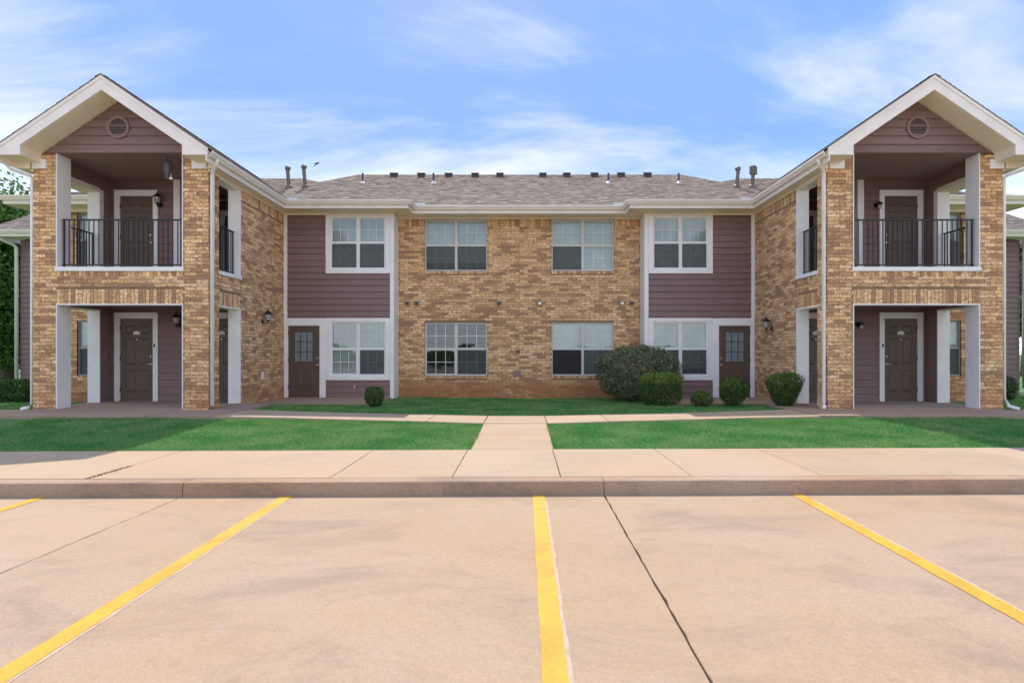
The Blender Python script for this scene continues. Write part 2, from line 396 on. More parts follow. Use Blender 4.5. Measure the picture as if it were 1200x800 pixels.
# parking lot
LOTZ = -0.32
def zlot(x, y): return LOTZ + 0.0045 * x + (0.006 * (6.87 - y) if y < 6.87 else 0) * 0.0
lot = MB(); lot.add([(-26, -14, -0.47), (26, -14, -0.47), (26, 6.9, -0.47), (-26, 6.9, -0.47)], [(0, 1, 2, 3)])
lot = tag(build('parking_lot', lot, 'soil'), kind='structure')
jx = [-25.5, -21.74, -17.22, -12.70, -8.18, -3.66, 0.87, 5.40, 9.92, 14.44, 18.96, 25.5]
jy = [-13.5, -8.4, -3.2, 2.0, 6.866]
def gap(x): return {0.87: 0.0048, -3.66: 0.003}.get(x, 0.005)
for i in range(len(jx) - 1):
    for j in (3,):
        x0 = jx[i] + gap(jx[i]); x1 = jx[i + 1] - gap(jx[i + 1]); y0 = jy[j] - 13.5 + 0.0 if False else jy[j]
        slab('concrete_slab', [(x0, y0 + .004), (x1, y0 + .004), (x1, jy[j + 1]), (x0, jy[j + 1])], zlot, 0.12, 'lot_concrete', lot, rough=0.0045, bev=0.004)
    for j in (0, 1, 2):
        x0 = jx[i] + gap(jx[i]); x1 = jx[i + 1] - gap(jx[i + 1])
        slab('concrete_slab', [(x0, jy[j] + .004), (x1, jy[j] + .004), (x1, jy[j + 1] - .004), (x0, jy[j + 1] - .004)], zlot, 0.12, 'lot_concrete', lot, rough=0.0045, bev=0.004)
for xa, xb in ((-7.83, -7.83), (-5.16, -5.10), (-2.53, -2.47), (0.165, 0.152), (2.925, 2.83), (5.55, 5.44), (8.2, 8.1)):
    mb = MB(); N = 60; y0, y1 = 1.3, 6.855; vs = []
    w = 0.062
    for i in range(N + 1):
        t = i / N; y = y1 + (y0 - y1) * t; xm = xa + (xb - xa) * (y1 - y) / 3.9
        e1 = random.gauss(0, 0.0022); e2 = random.gauss(0, 0.0022)
        for xx in (xm - w + e1, xm + w + e2): vs.append((xx, y, zlot(xx, y) + 0.004))
    mb.add(vs, [(2 * i + 2, 2 * i + 3, 2 * i + 1, 2 * i) for i in range(N)])
    pl = build('parking_line', mb, 'line_paint', lot)
    if abs(xa) < 3:
        mb = MB(); vs = []
        for i in range(N + 1):
            t = i / N; y = y1 - .25 + (y0 - y1) * t; xm = xa + .02 + (xb - xa) * (y1 - y) / 3.9
            for xx in (xm - w + .01, xm + w + .001 + random.gauss(0, 0.003)): vs.append((xx, y, zlot(xx, y) + 0.002))
        mb.add(vs, [(2 * i + 2, 2 * i + 3, 2 * i + 1, 2 * i) for i in range(N)]); build('older_line', mb, 'old_paint', pl)
# curb
def zwalk(x, y): return -0.178 + 0.0040 * x
kb = MB(); kb.box(-26, 26, 6.92, 9.2, -0.50, -0.27); kb = tag(build('curb', kb, 'soil'), kind='structure')
cj = [-25, -21.7, -17.2, -12.7, -8.2, -3.66, 0.87, 5.4, 9.9, 14.4, 19, 25]
for a, b in zip(cj, cj[1:]):
    mb = MB(); prof = [(6.868, -0.03), (6.875, 0.02), (6.89, 0.125), (6.897, 0.14), (6.915, 0.1475), (7.105, 0.1475), (7.11, 0.143), (7.11, -0.03)]
    g0, g1 = 0.004, 0.004; n = 12; vs = []
    for i in range(n + 1):
        x = a + g0 + (b - a - g0 - g1) * i / n
        for y, h in prof:
            vs.append((x, y + random.gauss(0, 0.0012), LOTZ + 0.0045 * x + h))
    m = len(prof)
    mb.add(vs, [(i * m + j, (i + 1) * m + j, (i + 1) * m + j + 1, i * m + j + 1) for i in range(n) for j in range(m - 1)] + [tuple(range(m)), tuple(range(n * m + m - 1, n * m - 1, -1))])
    build('curb_stone', mb, 'curb_concrete', kb)
# sidewalk
sw = MB(); sw.box(-26, 26, 7.12, 9.165, -0.49, -0.262); sw = tag(build('sidewalk', sw, 'soil'), kind='structure')
sj = [-25, -22, -19, -16.2, -13.4, -10.6, -9.1, -7.7, -6.3, -4.87, -2.15, -0.79, 0.42, 1.88, 3.34, 4.85, 6.3, 7.75, 9.2, 10.6, 13.4, 16.2, 19, 22, 25]
for i, (a, b) in enumerate(zip(sj, sj[1:])):
    ga = 0.006 if a == -4.87 else 0.004
    gb = 0.004
    jit = random.uniform(-0.002, 0.002)
    slab('concrete_slab', [(a + ga, 7.127), (b - gb, 7.127), (b - gb, 9.16), (a + ga, 9.16)], lambda x, y, j=jit: zwalk(x, y) + j + 0.006, 0.10, 'walk_concrete', sw, rough=0.0015, bev=0.004)
# rust-red soil washed out of the open crack
mb = MB()
for i in range(260):
    t = random.random() ** 1.3; y = 7.125 + t * .8; x = -4.87 + random.gauss(0.01, 0.012) + (0.05 * random.random() if random.random() < .3 else 0)
    r = random.uniform(0.003, 0.009); z = zwalk(x, y) + 0.008
    mb.add([(x - r, y - r, z - .004), (x + r, y - r * .6, z - .004), (x + r * .5, y + r, z - .004), (x, y, z + r * .6)], [(0, 1, 3), (1, 2, 3), (2, 0, 3)])
tag(build('crack_soil', mb, 'soil', sw), kind='stuff')
# centre path and curved walk
pth = MB(); pth.box(-0.70, 0.40, 9.2, 12.0, -0.6, -0.24); pth = tag(build('path', pth, 'soil'), kind='structure')
def zpath(x, y): return zg(x, y) + 0.03 if y > 9.2 else zg(x, 9.2) + 0.03
def zpl(x, y):
    z0 = zwalk(0, 9.16) + 0.006; z1 = -0.118
    return z0 + (z1 - z0) * clamp((y - 9.16) / 2.9) + 0.003 * x
for (a, b) in ((9.172, 10.62), (10.628, 12.03)):
    xa = -0.745 + 0.004 * (a - 9.2)
    slab('concrete_slab', [(-0.745, a), (0.435, a), (0.442, b), (-0.74, b)], zpl, 0.1, 'walk_concrete', pth, bev=0.005)
FR = [(0, 12.03), (0.7, 12.05), (1.9, 12.25), (2.7, 12.32), (4.4, 12.55), (5.6, 12.64), (6.3, 12.66)]
BK = [(0, 13.45), (0.7, 13.46), (1.9, 13.56), (2.7, 13.62), (4.4, 13.80), (5.6, 14.08), (6.3, 14.3)]
def itp(T, u):
    for (a, p), (b, q) in zip(T, T[1:]):
        if u <= b: return p + (q - p) * (u - a) / (b - a)
    return T[-1][1]
def zwk(x, y): return -0.118 + 0.088 * clamp(abs(x - XC) / 6.5)
wk = MB(); wk.box(-5.5, 5.3, 12.62, 13.35, -0.5, -0.2); wk = tag(build('walkway', wk, 'soil'), kind='structure')
slab('concrete_slab', [(-0.74, 12.04), (0.442, 12.04), (0.45, 13.45), (-0.73, 13.45)], zwk, 0.10, 'walk_concrete', wk)
for S in (1, -1):
    us = [0.0, 1.75, 3.2, 4.6, 6.0] if S > 0 else [0.0, 1.75, 3.2, 4.6, 6.0]
    for a, b in zip(us, us[1:]):
        aa = (0.565 if S > 0 else 0.635) if a == 0 else a
        n = 5; fr = [(U(aa + .006 + (b - aa - .012) * i / n), itp(FR, aa + (b - aa) * i / n)) for i in range(n + 1)]
        bk = [(U(aa + .006 + (b - aa - .012) * i / n), itp(BK, aa + (b - aa) * i / n)) for i in range(n + 1)]
        P = fr + bk[::-1]
        if S < 0: P = P[::-1]
        slab('concrete_slab', P, zwk, 0.10, 'walk_concrete', wk)
    apr = [(6.0, 12.66, 13.90), (7.35, 12.64, 13.886), (8.9, 12.62, 13.886), (10.45, 12.62, 13.886), (12.3, 12.66, 13.95)]
    for (a, f0, b0), (b, f1, b1) in zip(apr, apr[1:]):
        P = [(U(a + .004), f0), (U(b - .004), f1), (U(b - .004), b1 if b > 11 else 13.886), (U(a + .004), b0)]
        slab('concrete_slab', P if S > 0 else P[::-1], lambda x, y: -0.022, 0.14, 'porch_concrete', wk)
def inapron(x, y):
    au = abs(x - XC)
    if 5.98 < au < 12.3 and 12.62 < y < 13.9: return True
    if 6.0 < au < 6.75 and 13.8 < y < 15.7: return True
    return False
def hard(x, y):
    au = abs(x - XC)
    if y < 9.17: return True
    if -0.75 < x < 0.45 and y < 12.2: return True
    if au < 6.05 and itp(FR, min(au, 6.3)) - .01 < y < itp(BK, min(au, 6.3)) + .01: return True
    if inapron(x, y): return True
    if 3.62 < au < 6.75 and y > 15.98: return True
    if 6.7 < au < 10.56 and y > 13.85: return True
    if au < 3.65 and y > 18.93: return True
    if 10.5 < au < 13.35 and y > 17.8: return True
    return False

# grass
def blades():
    out = []
    def region(x0, x1, y0, y1, dens, h):
        n = int((x1 - x0) * (y1 - y0) * dens)
        x = RNG.uniform(x0, x1, n); y = RNG.uniform(y0, y1, n); return x, y, h
    regs = [region(-9.5, 9.4, 9.17, 12.7, 2600, 0.045), region(-7.0, 6.9, 13.3, 19.0, 1500, 0.055),
            region(-17, -10.4, 9.17, 22.4, 550, 0.055), region(10.3, 17, 9.17, 22.4, 550, 0.055), region(-9.5, 9.4, 9.165, 9.21, 9000, 0.04), region(-0.80, -0.745, 9.17, 12.05, 9000, 0.055), region(0.445, 0.50, 9.17, 12.05, 9000, 0.055)]
    X = np.concatenate([r[0] for r in regs]); Y = np.concatenate([r[1] for r in regs]); H = np.concatenate([np.full(len(r[0]), r[2]) for r in regs])
    au = np.abs(X - XC)
    # vectorised 'hard' test
    FRu = np.interp(au, [p[0] for p in FR], [p[1] for p in FR]); BKu = np.interp(au, [p[0] for p in BK], [p[1] for p in BK])
    bad = ((X > -0.748) & (X < 0.447) & (Y < 12.2)) | ((au < 6.05) & (Y > FRu - .005) & (Y < BKu + .005)) | ((au > 5.98) & (au < 12.3) & (Y > 12.62) & (Y < 13.9)) \
        | ((au > 6.0) & (au < 6.75) & (Y > 13.8) & (Y < 15.7)) | ((au > 3.62) & (au < 6.75) & (Y > 15.98)) | ((au > 6.7) & (au < 10.56) & (Y > 13.85)) \
        | ((au < 3.65) & (Y > 18.93)) | ((au > 10.5) & (au < 13.35) & (Y > 17.8))
    X, Y, H = X[~bad], Y[~bad], H[~bad]; au = np.abs(X - XC)
    zb = -0.15 + 0.06 * np.clip(au / 6.5, 0, 1) - 0.03 * np.clip((au - 10.9) / 2, 0, 1)
    Z = -0.195 + (zb + 0.195) * np.clip((Y - 9.16) / 3.0, 0, 1) - np.where(au > 10.6, 0.17 * np.clip((Y - 16) / 5, 0, 1), 0) + 0.0045 * np.clip(X, -25, 25) * np.clip((13 - Y) / 4, 0, 1)
    n = len(X)
    h = H * RNG.uniform(0.5, 1.25, n) * (0.85 + 0.3 * np.sin(X * 1.7 + np.cos(Y * 2.3)) * np.sin(Y * 2.9 + X)); w = RNG.uniform(0.004, 0.0085, n) * np.clip(Y / 9.5, 1, 1.7)
    a = RNG.uniform(0, 2 * math.pi, n); lx = RNG.normal(0, 0.5, n) * h; ly = RNG.normal(0, 0.5, n) * h
    P = np.empty((n, 3, 3))
    P[:, 0] = np.stack([X - np.cos(a) * w, Y - np.sin(a) * w, Z - 0.005], 1)
    P[:, 1] = np.stack([X + np.cos(a) * w, Y + np.sin(a) * w, Z - 0.005], 1)
    P[:, 2] = np.stack([X + lx, Y + ly, Z + h], 1)
    t = RNG.random(n); dry = (RNG.random(n) < 0.06)
    C = np.stack([0.72 + 0.6 * t, 0.75 + 0.5 * t, 0.72 + 0.5 * t, np.ones(n)], 1)
    C[dry] = np.array([2.6, 1.25, 1.6, 1])
    return P.reshape(-1, 3), C
def tri_mesh(name, P, C, mat, per=3):
    n = len(P) // per
    me = bpy.data.meshes.new(name); me.vertices.add(len(P)); me.vertices.foreach_set('co', P.astype(np.float32).ravel())
    me.loops.add(len(P)); me.loops.foreach_set('vertex_index', np.arange(len(P), dtype=np.int32))
    me.polygons.add(n); me.polygons.foreach_set('loop_start', np.arange(0, len(P), per, dtype=np.int32))
    me.update(calc_edges=True)
    at = me.attributes.new('bcol', 'FLOAT_COLOR', 'FACE'); at.data.foreach_set('color', C.astype(np.float32).ravel())
    me.materials.append(M[mat]); return me
P, C = blades()
me = tri_mesh('grass', P, C, 'grass_blades'); go = bpy.data.objects.new('grass', me); COL.objects.link(go)
tag(go, 'short mown green grass covering the lawn strips before the building', 'grass', kind='stuff')

# ================================================================== THE BUILDING
B = empty('apartment_building', (XC, 13.9, 0.0))
tag(B, 'two-storey brick and mauve-sided apartment building with two gabled balcony wings', 'building')
BR = []           # (P function data) all bricks gathered, largest become objects
YEL = [(0.923, 0.577, 0.292), (0.845, 0.52, 0.256), (0.973, 0.636, 0.35), (0.768, 0.463, 0.222), (0.884, 0.543, 0.292), (1.0, 0.67, 0.397), (0.73, 0.438, 0.233)]
BRN = [(0.522, 0.287, 0.147), (0.449, 0.247, 0.135), (0.568, 0.316, 0.157), (0.487, 0.266, 0.152), (0.618, 0.352, 0.173), (0.428, 0.227, 0.132)]
def brick_col(x, y, z):
    q = mnoise.noise(Vector((x * 1.9 + y * 1.9, y * 0.3, z * 3.4))) + 0.45 * mnoise.noise(Vector((x * 6, y * 6, z * 9)))
    pr = 0.68 + 0.28 * (-q)
    return random.choice(YEL) if random.random() < pr else random.choice(BRN)
class Face:           # a vertical brick face; a runs along it, the face looks towards 'n'
    def __init__(s, kind, plane, outn): s.kind = kind; s.p = plane; s.n = outn
    def box(s, a0, a1, z0, z1, d0, d1):     # d measured outwards from the plane
        if s.kind == 'F': y0, y1 = s.p - d1, s.p - d0; return (U(a0), U(a1), y0, y1, z0, z1)
        u0, u1 = s.p + s.n * d0, s.p + s.n * d1; return (U(u0), U(u1), a0, a1, z0, z1)
    def skip(s):
        if s.kind == 'F': return ('k',)
        sx = S * s.n
        return ('l',) if sx > 0 else ('r',)
CH, BL, MT = 0.0795, 0.262, 0.010
def bricks(face, wall, a0, a1, z0, z1, ops, soldiers=(), big=True, ofs=0.0):
    blocked = list(ops) + [(s[0], s[1], s[2], s[3]) for s in soldiers]
    def put(p, q, r0, r1):
        if q - p < 0.03: return
        j = random.uniform(-0.0012, 0.0012)
        b = face.box(p, q, r0, r1, -0.045, j)
        x, y, z = (b[0] + b[1]) / 2, (b[2] + b[3]) / 2, (b[4] + b[5]) / 2
        area = abs((q - p) * (r1 - r0)) / (y * y) * (1 if face.kind == 'F' else 0.35)
        BR.append((area if big else 0, b, face.skip(), brick_col(x, y, z), wall))
    n = int((z1 - z0) / CH)
    for r in range(n):
        zz = z0 + r * CH; zm = zz + CH / 2
        iv = [(a0, a1)]
        for o in blocked:
            if o[2] - 0.012 < zm < o[3] + 0.012:
                nv = []
                for p, q in iv:
                    if o[1] <= p or o[0] >= q: nv.append((p, q)); continue
                    if o[0] > p: nv.append((p, o[0]))
                    if o[1] < q: nv.append((o[1], q))
                iv = nv
        off = ofs + (0 if r % 2 else BL / 2) + random.uniform(-.004, .004)
        for p, q in iv:
            kk = math.floor((p - off) / BL); x = off + kk * BL
            while x < q:
                s0 = max(x, p); e0 = min(x + BL, q)
                put(s0 + (MT / 2 if s0 > p else 0.0), e0 - (MT / 2 if e0 < q else 0), zz + MT / 2, zz + CH - MT / 2)
                x += BL
    for s in soldiers:
        m = max(1, round((s[1] - s[0]) / 0.08)); w = (s[1] - s[0]) / m
        for i in range(m): put(s[0] + i * w + MT / 2, s[0] + (i + 1) * w - MT / 2, s[2] + MT / 2, s[3] - MT / 2)
def mortar_wall(face, a0, a1, z0, z1, ops, thick, name='brick_wall'):
    mb = MB()
    for p, q, r, t in rects(a0, a1, z0, z1, ops): mb.box(*face.box(p, q, r, t, -thick, -0.0065))
    return build(name, mb, 'mortar', B)
def siding(face, a0, a1, z0, z1, ops, thick=0.12, stuff=False, expo=0.18, backing=True, lim=None, name='siding_wall'):
    mb = MB()
    for p, q, r, t in rects(a0, a1, z0, z1, ops): mb.box(*face.box(p, q, r, t, -thick, 0.0))
    W = build(name, mb, 'siding', B)
    zz = z0; allmb = MB()
    while zz < z1 - 0.02:
        t = min(zz + expo, z1); iv = [(a0, a1)]
        cuts = sorted([o for o in ops if o[2] < t - .01 and o[3] > zz + .01])
        segs = rects(a0, a1, zz, t, ops)
        # merge vertical pieces to rectangles per board
        s2 = []
        for p, q, r, tt in segs:
            if q - p > 2.2 and not stuff:
                cpt = random.uniform(p + .5, q - .5); s2 += [(p, cpt - .0015, r, tt), (cpt + .0015, q, r, tt)]
            else: s2.append((p, q, r, tt))
        for p, q, r, tt in s2:
            if q - p < 0.02 or tt - r < 0.02: continue
            def prof(a):
                if face.kind == 'F': return [(U(a), face.p, r), (U(a), face.p - 0.033, r), (U(a), face.p - 0.032, r + .008), (U(a), face.p - 0.004, tt), (U(a), face.p, tt)]
                sg = face.n; return [(U(face.p), a, r), (U(face.p + sg * .033), a, r), (U(face.p + sg * .032), a, r + .008), (U(face.p + sg * .004), a, tt), (U(face.p), a, tt)]
            vec = Vector(prof(q)[0]) - Vector(prof(p)[0])
            if stuff: allmb.prism(prof(p), vec)
            else:
                m2 = MB(); m2.prism(prof(p), vec); build('siding_board', m2, 'siding', W)
        zz += expo
    if stuff and allmb.v: tag(build('siding_boards', allmb, 'siding', W), kind='stuff')
    return W
def part(name, mat, *boxes, parent=None, smooth=False):
    if name == 'opening_trim' and len(boxes) > 1:
        for b in boxes: part(name, mat, b, parent=parent)
        return
    mb = MB()
    for b in boxes: mb.box(U(b[0]), U(b[1]), *b[2:])
    return build(name, mb, mat, parent or B, smooth=smooth)

# ---------------------------------------------------------------- windows
def window(Y, u0, u1, z0, z1, blinds=('full', 'full'), screens=(0, 0, 1, 1), grille=(1, 1, 1, 1), frame='vinyl', room=True, one=False):
    """double window; sash order: upper-a, upper-b, lower-a, lower-b (a = smaller u). Y = plane of the frame face"""
    mw = .045 if frame == 'vinyl' else .034; fr = MB(); t = 0.045 if frame == 'vinyl' else .034
    fr.box(U(u0), U(u1), Y, Y + .07, z1 - t, z1); fr.box(U(u0), U(u1), Y, Y + .07, z0, z0 + t)
    fr.box(U(u0), U(u0 + t), Y, Y + .07, z0 + t, z1 - t); fr.box(U(u1 - t), U(u1), Y, Y + .07, z0 + t, z1 - t)
    um = (u0 + u1) / 2
    if not one: fr.box(U(um - mw), U(um + mw), Y + .002, Y + .07, z0 + t, z1 - t)
    zm = z0 + (z1 - z0) * 0.497
    W = build('window', fr, frame, B)
    cols = [(u0 + t, um - mw), (um + mw, u1 - t)] if not one else [(u0 + t, u1 - t)]
    for ci, (a, b) in enumerate(cols):
        sash = MB(); sash.box(U(a), U(b), Y + .012, Y + .055, zm - .022, zm + .022)
        build('meeting_rail', sash, frame, W)
        for ri, (p, q) in enumerate(((zm + .022, z1 - t), (z0 + t, zm - .022))):
            si = ri * 2 + ci
            sf = MB(); e = .018; ys = Y + (.022 if ri == 0 else .012)
            sf.box(U(a), U(a + e), ys, ys + .03, p, q); sf.box(U(b - e), U(b), ys, ys + .03, p, q)
            sf.box(U(a + e), U(b - e), ys + .002, ys + .03, q - e, q); sf.box(U(a + e), U(b - e), ys + .002, ys + .03, p, p + e)
            build('sash', sf, frame, W)
            g = MB(); yg = Y + .038; g.add([(min(U(a + e), U(b - e)), yg, p + e), (max(U(a + e), U(b - e)), yg, p + e), (max(U(a + e), U(b - e)), yg, q - e), (min(U(a + e), U(b - e)), yg, q - e)], [(0, 1, 2, 3)]); build('pane', g, 'window_glass', W)
            if grille[si]:
                gm = MB(); bw = .0075
                for i in (1, 2):
                    x = a + (b - a) * i / 3; gm.box(U(x - bw), U(x + bw), yg - .004, yg - .001, p + e, q - e)
                zz = (p + q) / 2; gm.box(U(a + e), U(b - e), yg - .0055, yg - .0045, zz - bw, zz + bw)
                build('grille', gm, 'vinyl', W)
            if screens[si]:
                sm = MB(); sm.box(U(a + .004), U(b - .004), Y + .006, Y + .0075, p + .004, q - .002)
                build('insect_screen', sm, 'dark_screen' if screens[si] == 2 else 'insect_screen', W)
        bt = blinds[ci] if ci < len(blinds) else 'full'
        if bt != 'none':
            bm = MB(); lo = {'full': z0 + t, 'half': zm - .02, 'gap': z0 + t + .16, 'low': z0 + .28}[bt]; z = z1 - t - .02
            yb = Y + .11
            bm.box(U(a - .03), U(b + .03), yb - .015, yb + .02, z - .02, z + .02)
            while z > lo:
                vs = [(U(a - .035), yb - .0095, z - .0225), (U(b + .035), yb - .0095, z - .0225), (U(b + .035), yb + .0085, z + .0005), (U(a - .035), yb + .0085, z + .0005)]
                bm.add(vs, [(0, 1, 2, 3)]); z -= .0205
            tag(build('blind', bm, 'blind', W), kind='stuff')
    if room:
        r = MB(); a, b, y0, y1, p, q = u0 - .12, u1 + .12, Y + .19, Y + 2.6, z0 - .5, z1 + .04
        X0, X1 = min(U(a), U(b)), max(U(a), U(b))
        r.add([(X0, y0, p), (X1, y0, p), (X1, y1, p), (X0, y1, p), (X0, y0, q), (X1, y0, q), (X1, y1, q), (X0, y1, q)], [(0, 1, 2, 3), (4, 7, 6, 5), (1, 5, 6, 2), (2, 6, 7, 3), (3, 7, 4, 0)])
        # inner reveal ring closing the room to the wall
        r.add([(X0, y0, p), (X1, y0, p), (X1, y0, z0), (X0, y0, z0)], [(0, 1, 2, 3)])
        r.add([(X0, y0, z0), (U(u0) if S > 0 else U(u1), y0, z0), (U(u0) if S > 0 else U(u1), y0, q), (X0, y0, q)], [(0, 1, 2, 3)])
        r.add([(U(u1) if S > 0 else U(u0), y0, z0), (X1, y0, z0), (X1, y0, q), (U(u1) if S > 0 else U(u0), y0, q)], [(0, 1, 2, 3)])
        build('room_wall', r, 'room_paint', W)
    return W

# ---------------------------------------------------------------- doors
def door(Y, ua, ub, z0, z1, casing=0.12, glazed=False, handle='a', plate=False, latch=False, top=0.15, case=True):
    d = MB(); d.box(U(ua), U(ub), Y, Y + .045, z0 + .012, z1)
    D = build('door', d, 'door_paint', B)
    w = ub - ua; h = z1 - z0
    def panel(a, b, p, q):
        m = MB(); e = .022
        X0, X1 = sorted((U(a), U(b)))
        vs = [(X0, Y - .001, p), (X1, Y - .001, p), (X1, Y - .001, q), (X0, Y - .001, q),
              (X0 + e * .4, Y - .009, p + e * .4), (X1 - e * .4, Y - .009, p + e * .4), (X1 - e * .4, Y - .009, q - e * .4), (X0 + e * .4, Y - .009, q - e * .4),
              (X0 + e, Y - .002, p + e), (X1 - e, Y - .002, p + e), (X1 - e, Y - .002, q - e), (X0 + e, Y - .002, q - e),
              (X0 + e * 2.6, Y - .010, p + e * 2.6), (X1 - e * 2.6, Y - .010, p + e * 2.6), (X1 - e * 2.6, Y - .010, q - e * 2.6), (X0 + e * 2.6, Y - .010, q - e * 2.6)]
        fs = []
        for k0 in (0, 4, 8):
            for i in range(4): fs.append((k0 + i, k0 + (i + 1) % 4, k0 + 4 + (i + 1) % 4, k0 + 4 + i))
        fs.append((12, 13, 14, 15)); m.add(vs, fs); build('panel', m, 'door_paint', D)
    c0, c1, c2, c3 = ua + w * .14, ua + w * .46, ua + w * .54, ua + w * .86
    if glazed:
        panel(c0 + .03, c1 - .005, z0 + .28, z0 + .80); panel(c2 + .005, c3 - .03, z0 + .28, z0 + .80)
        ga, gb, gp, gq = ua + w * .19, ua + w * .81, z0 + 1.00, z0 + 1.88
        gm = MB(); gm.box(U(ga), U(gb), Y - .006, Y - .003, gp, gq)
        build('door_curtain', gm, 'curtain_film', D)
        for i in range(3):
            for j in range(3):
                p = MB(); dx = (gb - ga) / 3; dz = (gq - gp) / 3
                p.box(U(ga + i * dx + .012), U(ga + (i + 1) * dx - .012), Y - .012, Y - .008, gp + j * dz + .012, gp + (j + 1) * dz - .012)
                build('pane', p, 'window_glass', D)
        fm = MB()
        for i in range(4):
            x = ga + (gb - ga) * i / 3; ww = .028 if i in (0, 3) else .013
            fm.box(U(x - ww), U(x + ww), Y - .018 - (.003 if i in (0, 3) else 0), Y - .001, gp - (.028 if i in (0, 3) else 0), gq + (.028 if i in (0, 3) else 0))
        for j in range(4):
            z = gp + (gq - gp) * j / 3; ww = .026 if j in (0, 3) else .012
            fm.box(U(ga), U(gb), Y - .0165, Y - .001, z - ww, z + ww)
        build('glazing_bars', fm, 'door_paint', D)
    else:
        for a, b in ((c0, c1), (c2, c3)):
            panel(a, b, z0 + .22, z0 + .78); panel(a, b, z0 + .92, z0 + 1.58); panel(a, b, z0 + 1.68, z0 + 1.90)
    hx = ua + .065 if handle == 'a' else ub - .065; sg = 1 if handle == 'a' else -1
    hm = MB(); hm.tube([(U(hx), Y - .001, z0 + .93), (U(hx), Y - .012, z0 + .93)], .030, 12)
    if glazed: hm.lathe((U(hx), Y - .045, z0 + .905), [(.004, -.002), (.022, .005), (.029, .02), (.026, .038), (.01, .047)], 12)
    else: hm.tube([(U(hx), Y - .012, z0 + .93), (U(hx), Y - .045, z0 + .93), (U(hx + sg * .11), Y - .045, z0 + .925)], [.012, .012, .009], 8)
    build('handle', hm, 'steel', D)
    dm = MB(); dm.tube([(U(hx), Y - .001, z0 + 1.12), (U(hx), Y - .022, z0 + 1.12)], [.028, .022], 12); build('deadbolt', dm, 'steel', D)
    if plate:
        m = MB(); cx0 = U((ua + ub) / 2); pts = [(cx0 - .085, Y - .002, z0 + 1.67), (cx0 + .085, Y - .002, z0 + 1.67)]
        for i in range(9):
            t = math.pi * i / 8; r = 1 + .06 * (i % 2); pts.append((cx0 + .085 * math.cos(t) * r, Y - .002, z0 + 1.705 + .058 * math.sin(t) * r))
        m.prism(pts, (0, -.008, 0)); build('number_plate', m, 'plaque', D)
        bx = ua - .05 if True else 0; m = MB(); m.box(U(bx - .018), U(bx + .018), Y - .052, Y - .042, z0 + 1.36, z0 + 1.44); build('doorbell', m, 'black_metal', D)
        m = MB(); m.tube([(cx0, Y - .001, z0 + 1.55), (cx0, Y - .008, z0 + 1.55)], .014, 10); build('peephole', m, 'steel', D)
    hxx = ub - .004 if handle == 'a' else ua + .004
    for q in (.25, 1.02, 1.80): build('hinge', MB().tube([(U(hxx), Y - .008, z0 + q), (U(hxx), Y - .008, z0 + q + .1)], .009, 6), 'black_metal', D)
    if case:
        f = MB(); a, b = ua - .008, ub + .008; zt = z1 + .006
        f.box(U(a - casing), U(a), Y - .042, Y + .06, z0 + .002, zt); f.box(U(b), U(b + casing), Y - .042, Y + .06, z0 + .002, zt)
        f.box(U(a - casing), U(b + casing), Y - .045, Y + .06, zt, zt + top)
        for (p, q) in ((a, a + .012), (b - .012, b)): f.box(U(p), U(q), Y - .012, Y - .001, z0 + .01, z1)
        build('door_frame', f, 'white_trim', D)
        th = MB(); th.box(U(a), U(b), Y - .05, Y + .05, z0 - .005, z0 + .014); build('threshold', th, 'pipe_metal', D)
    return D

# ---------------------------------------------------------------- railing
def railing(kind, a0, a1, fixed, z0=3.12, z1=4.13, sp=0.109):
    mb = MB(); P = (lambda a, d, z: (U(a), fixed + d, z)) if kind == 'F' else (lambda a, d, z: (U(fixed + d), a, z))
    def bx(m, p, q, dd, zz0, zz1):
        x0, y0, _ = P(p, -dd, 0); x1, y1, _ = P(q, dd, 0); m.box(x0, x1, y0, y1, zz0, zz1)
    bx(mb, a0, a1, .022, z1 - .03, z1); bx(mb, a0, a1, .014, z0, z0 + .025)
    R = build('railing', mb, 'black_metal', B)
    n = max(2, round((a1 - a0 - .06) / sp))
    for i in range(n + 1):
        a = a0 + .03 + (a1 - a0 - .06) * i / n; w = .0085 if 0 < i < n else .014
        m = MB(); bx(m, a - w, a + w, w, (z0 + .025 if 0 < i < n else z0 - .05), z1 - .03); build('baluster', m, 'black_metal', R)
    return R

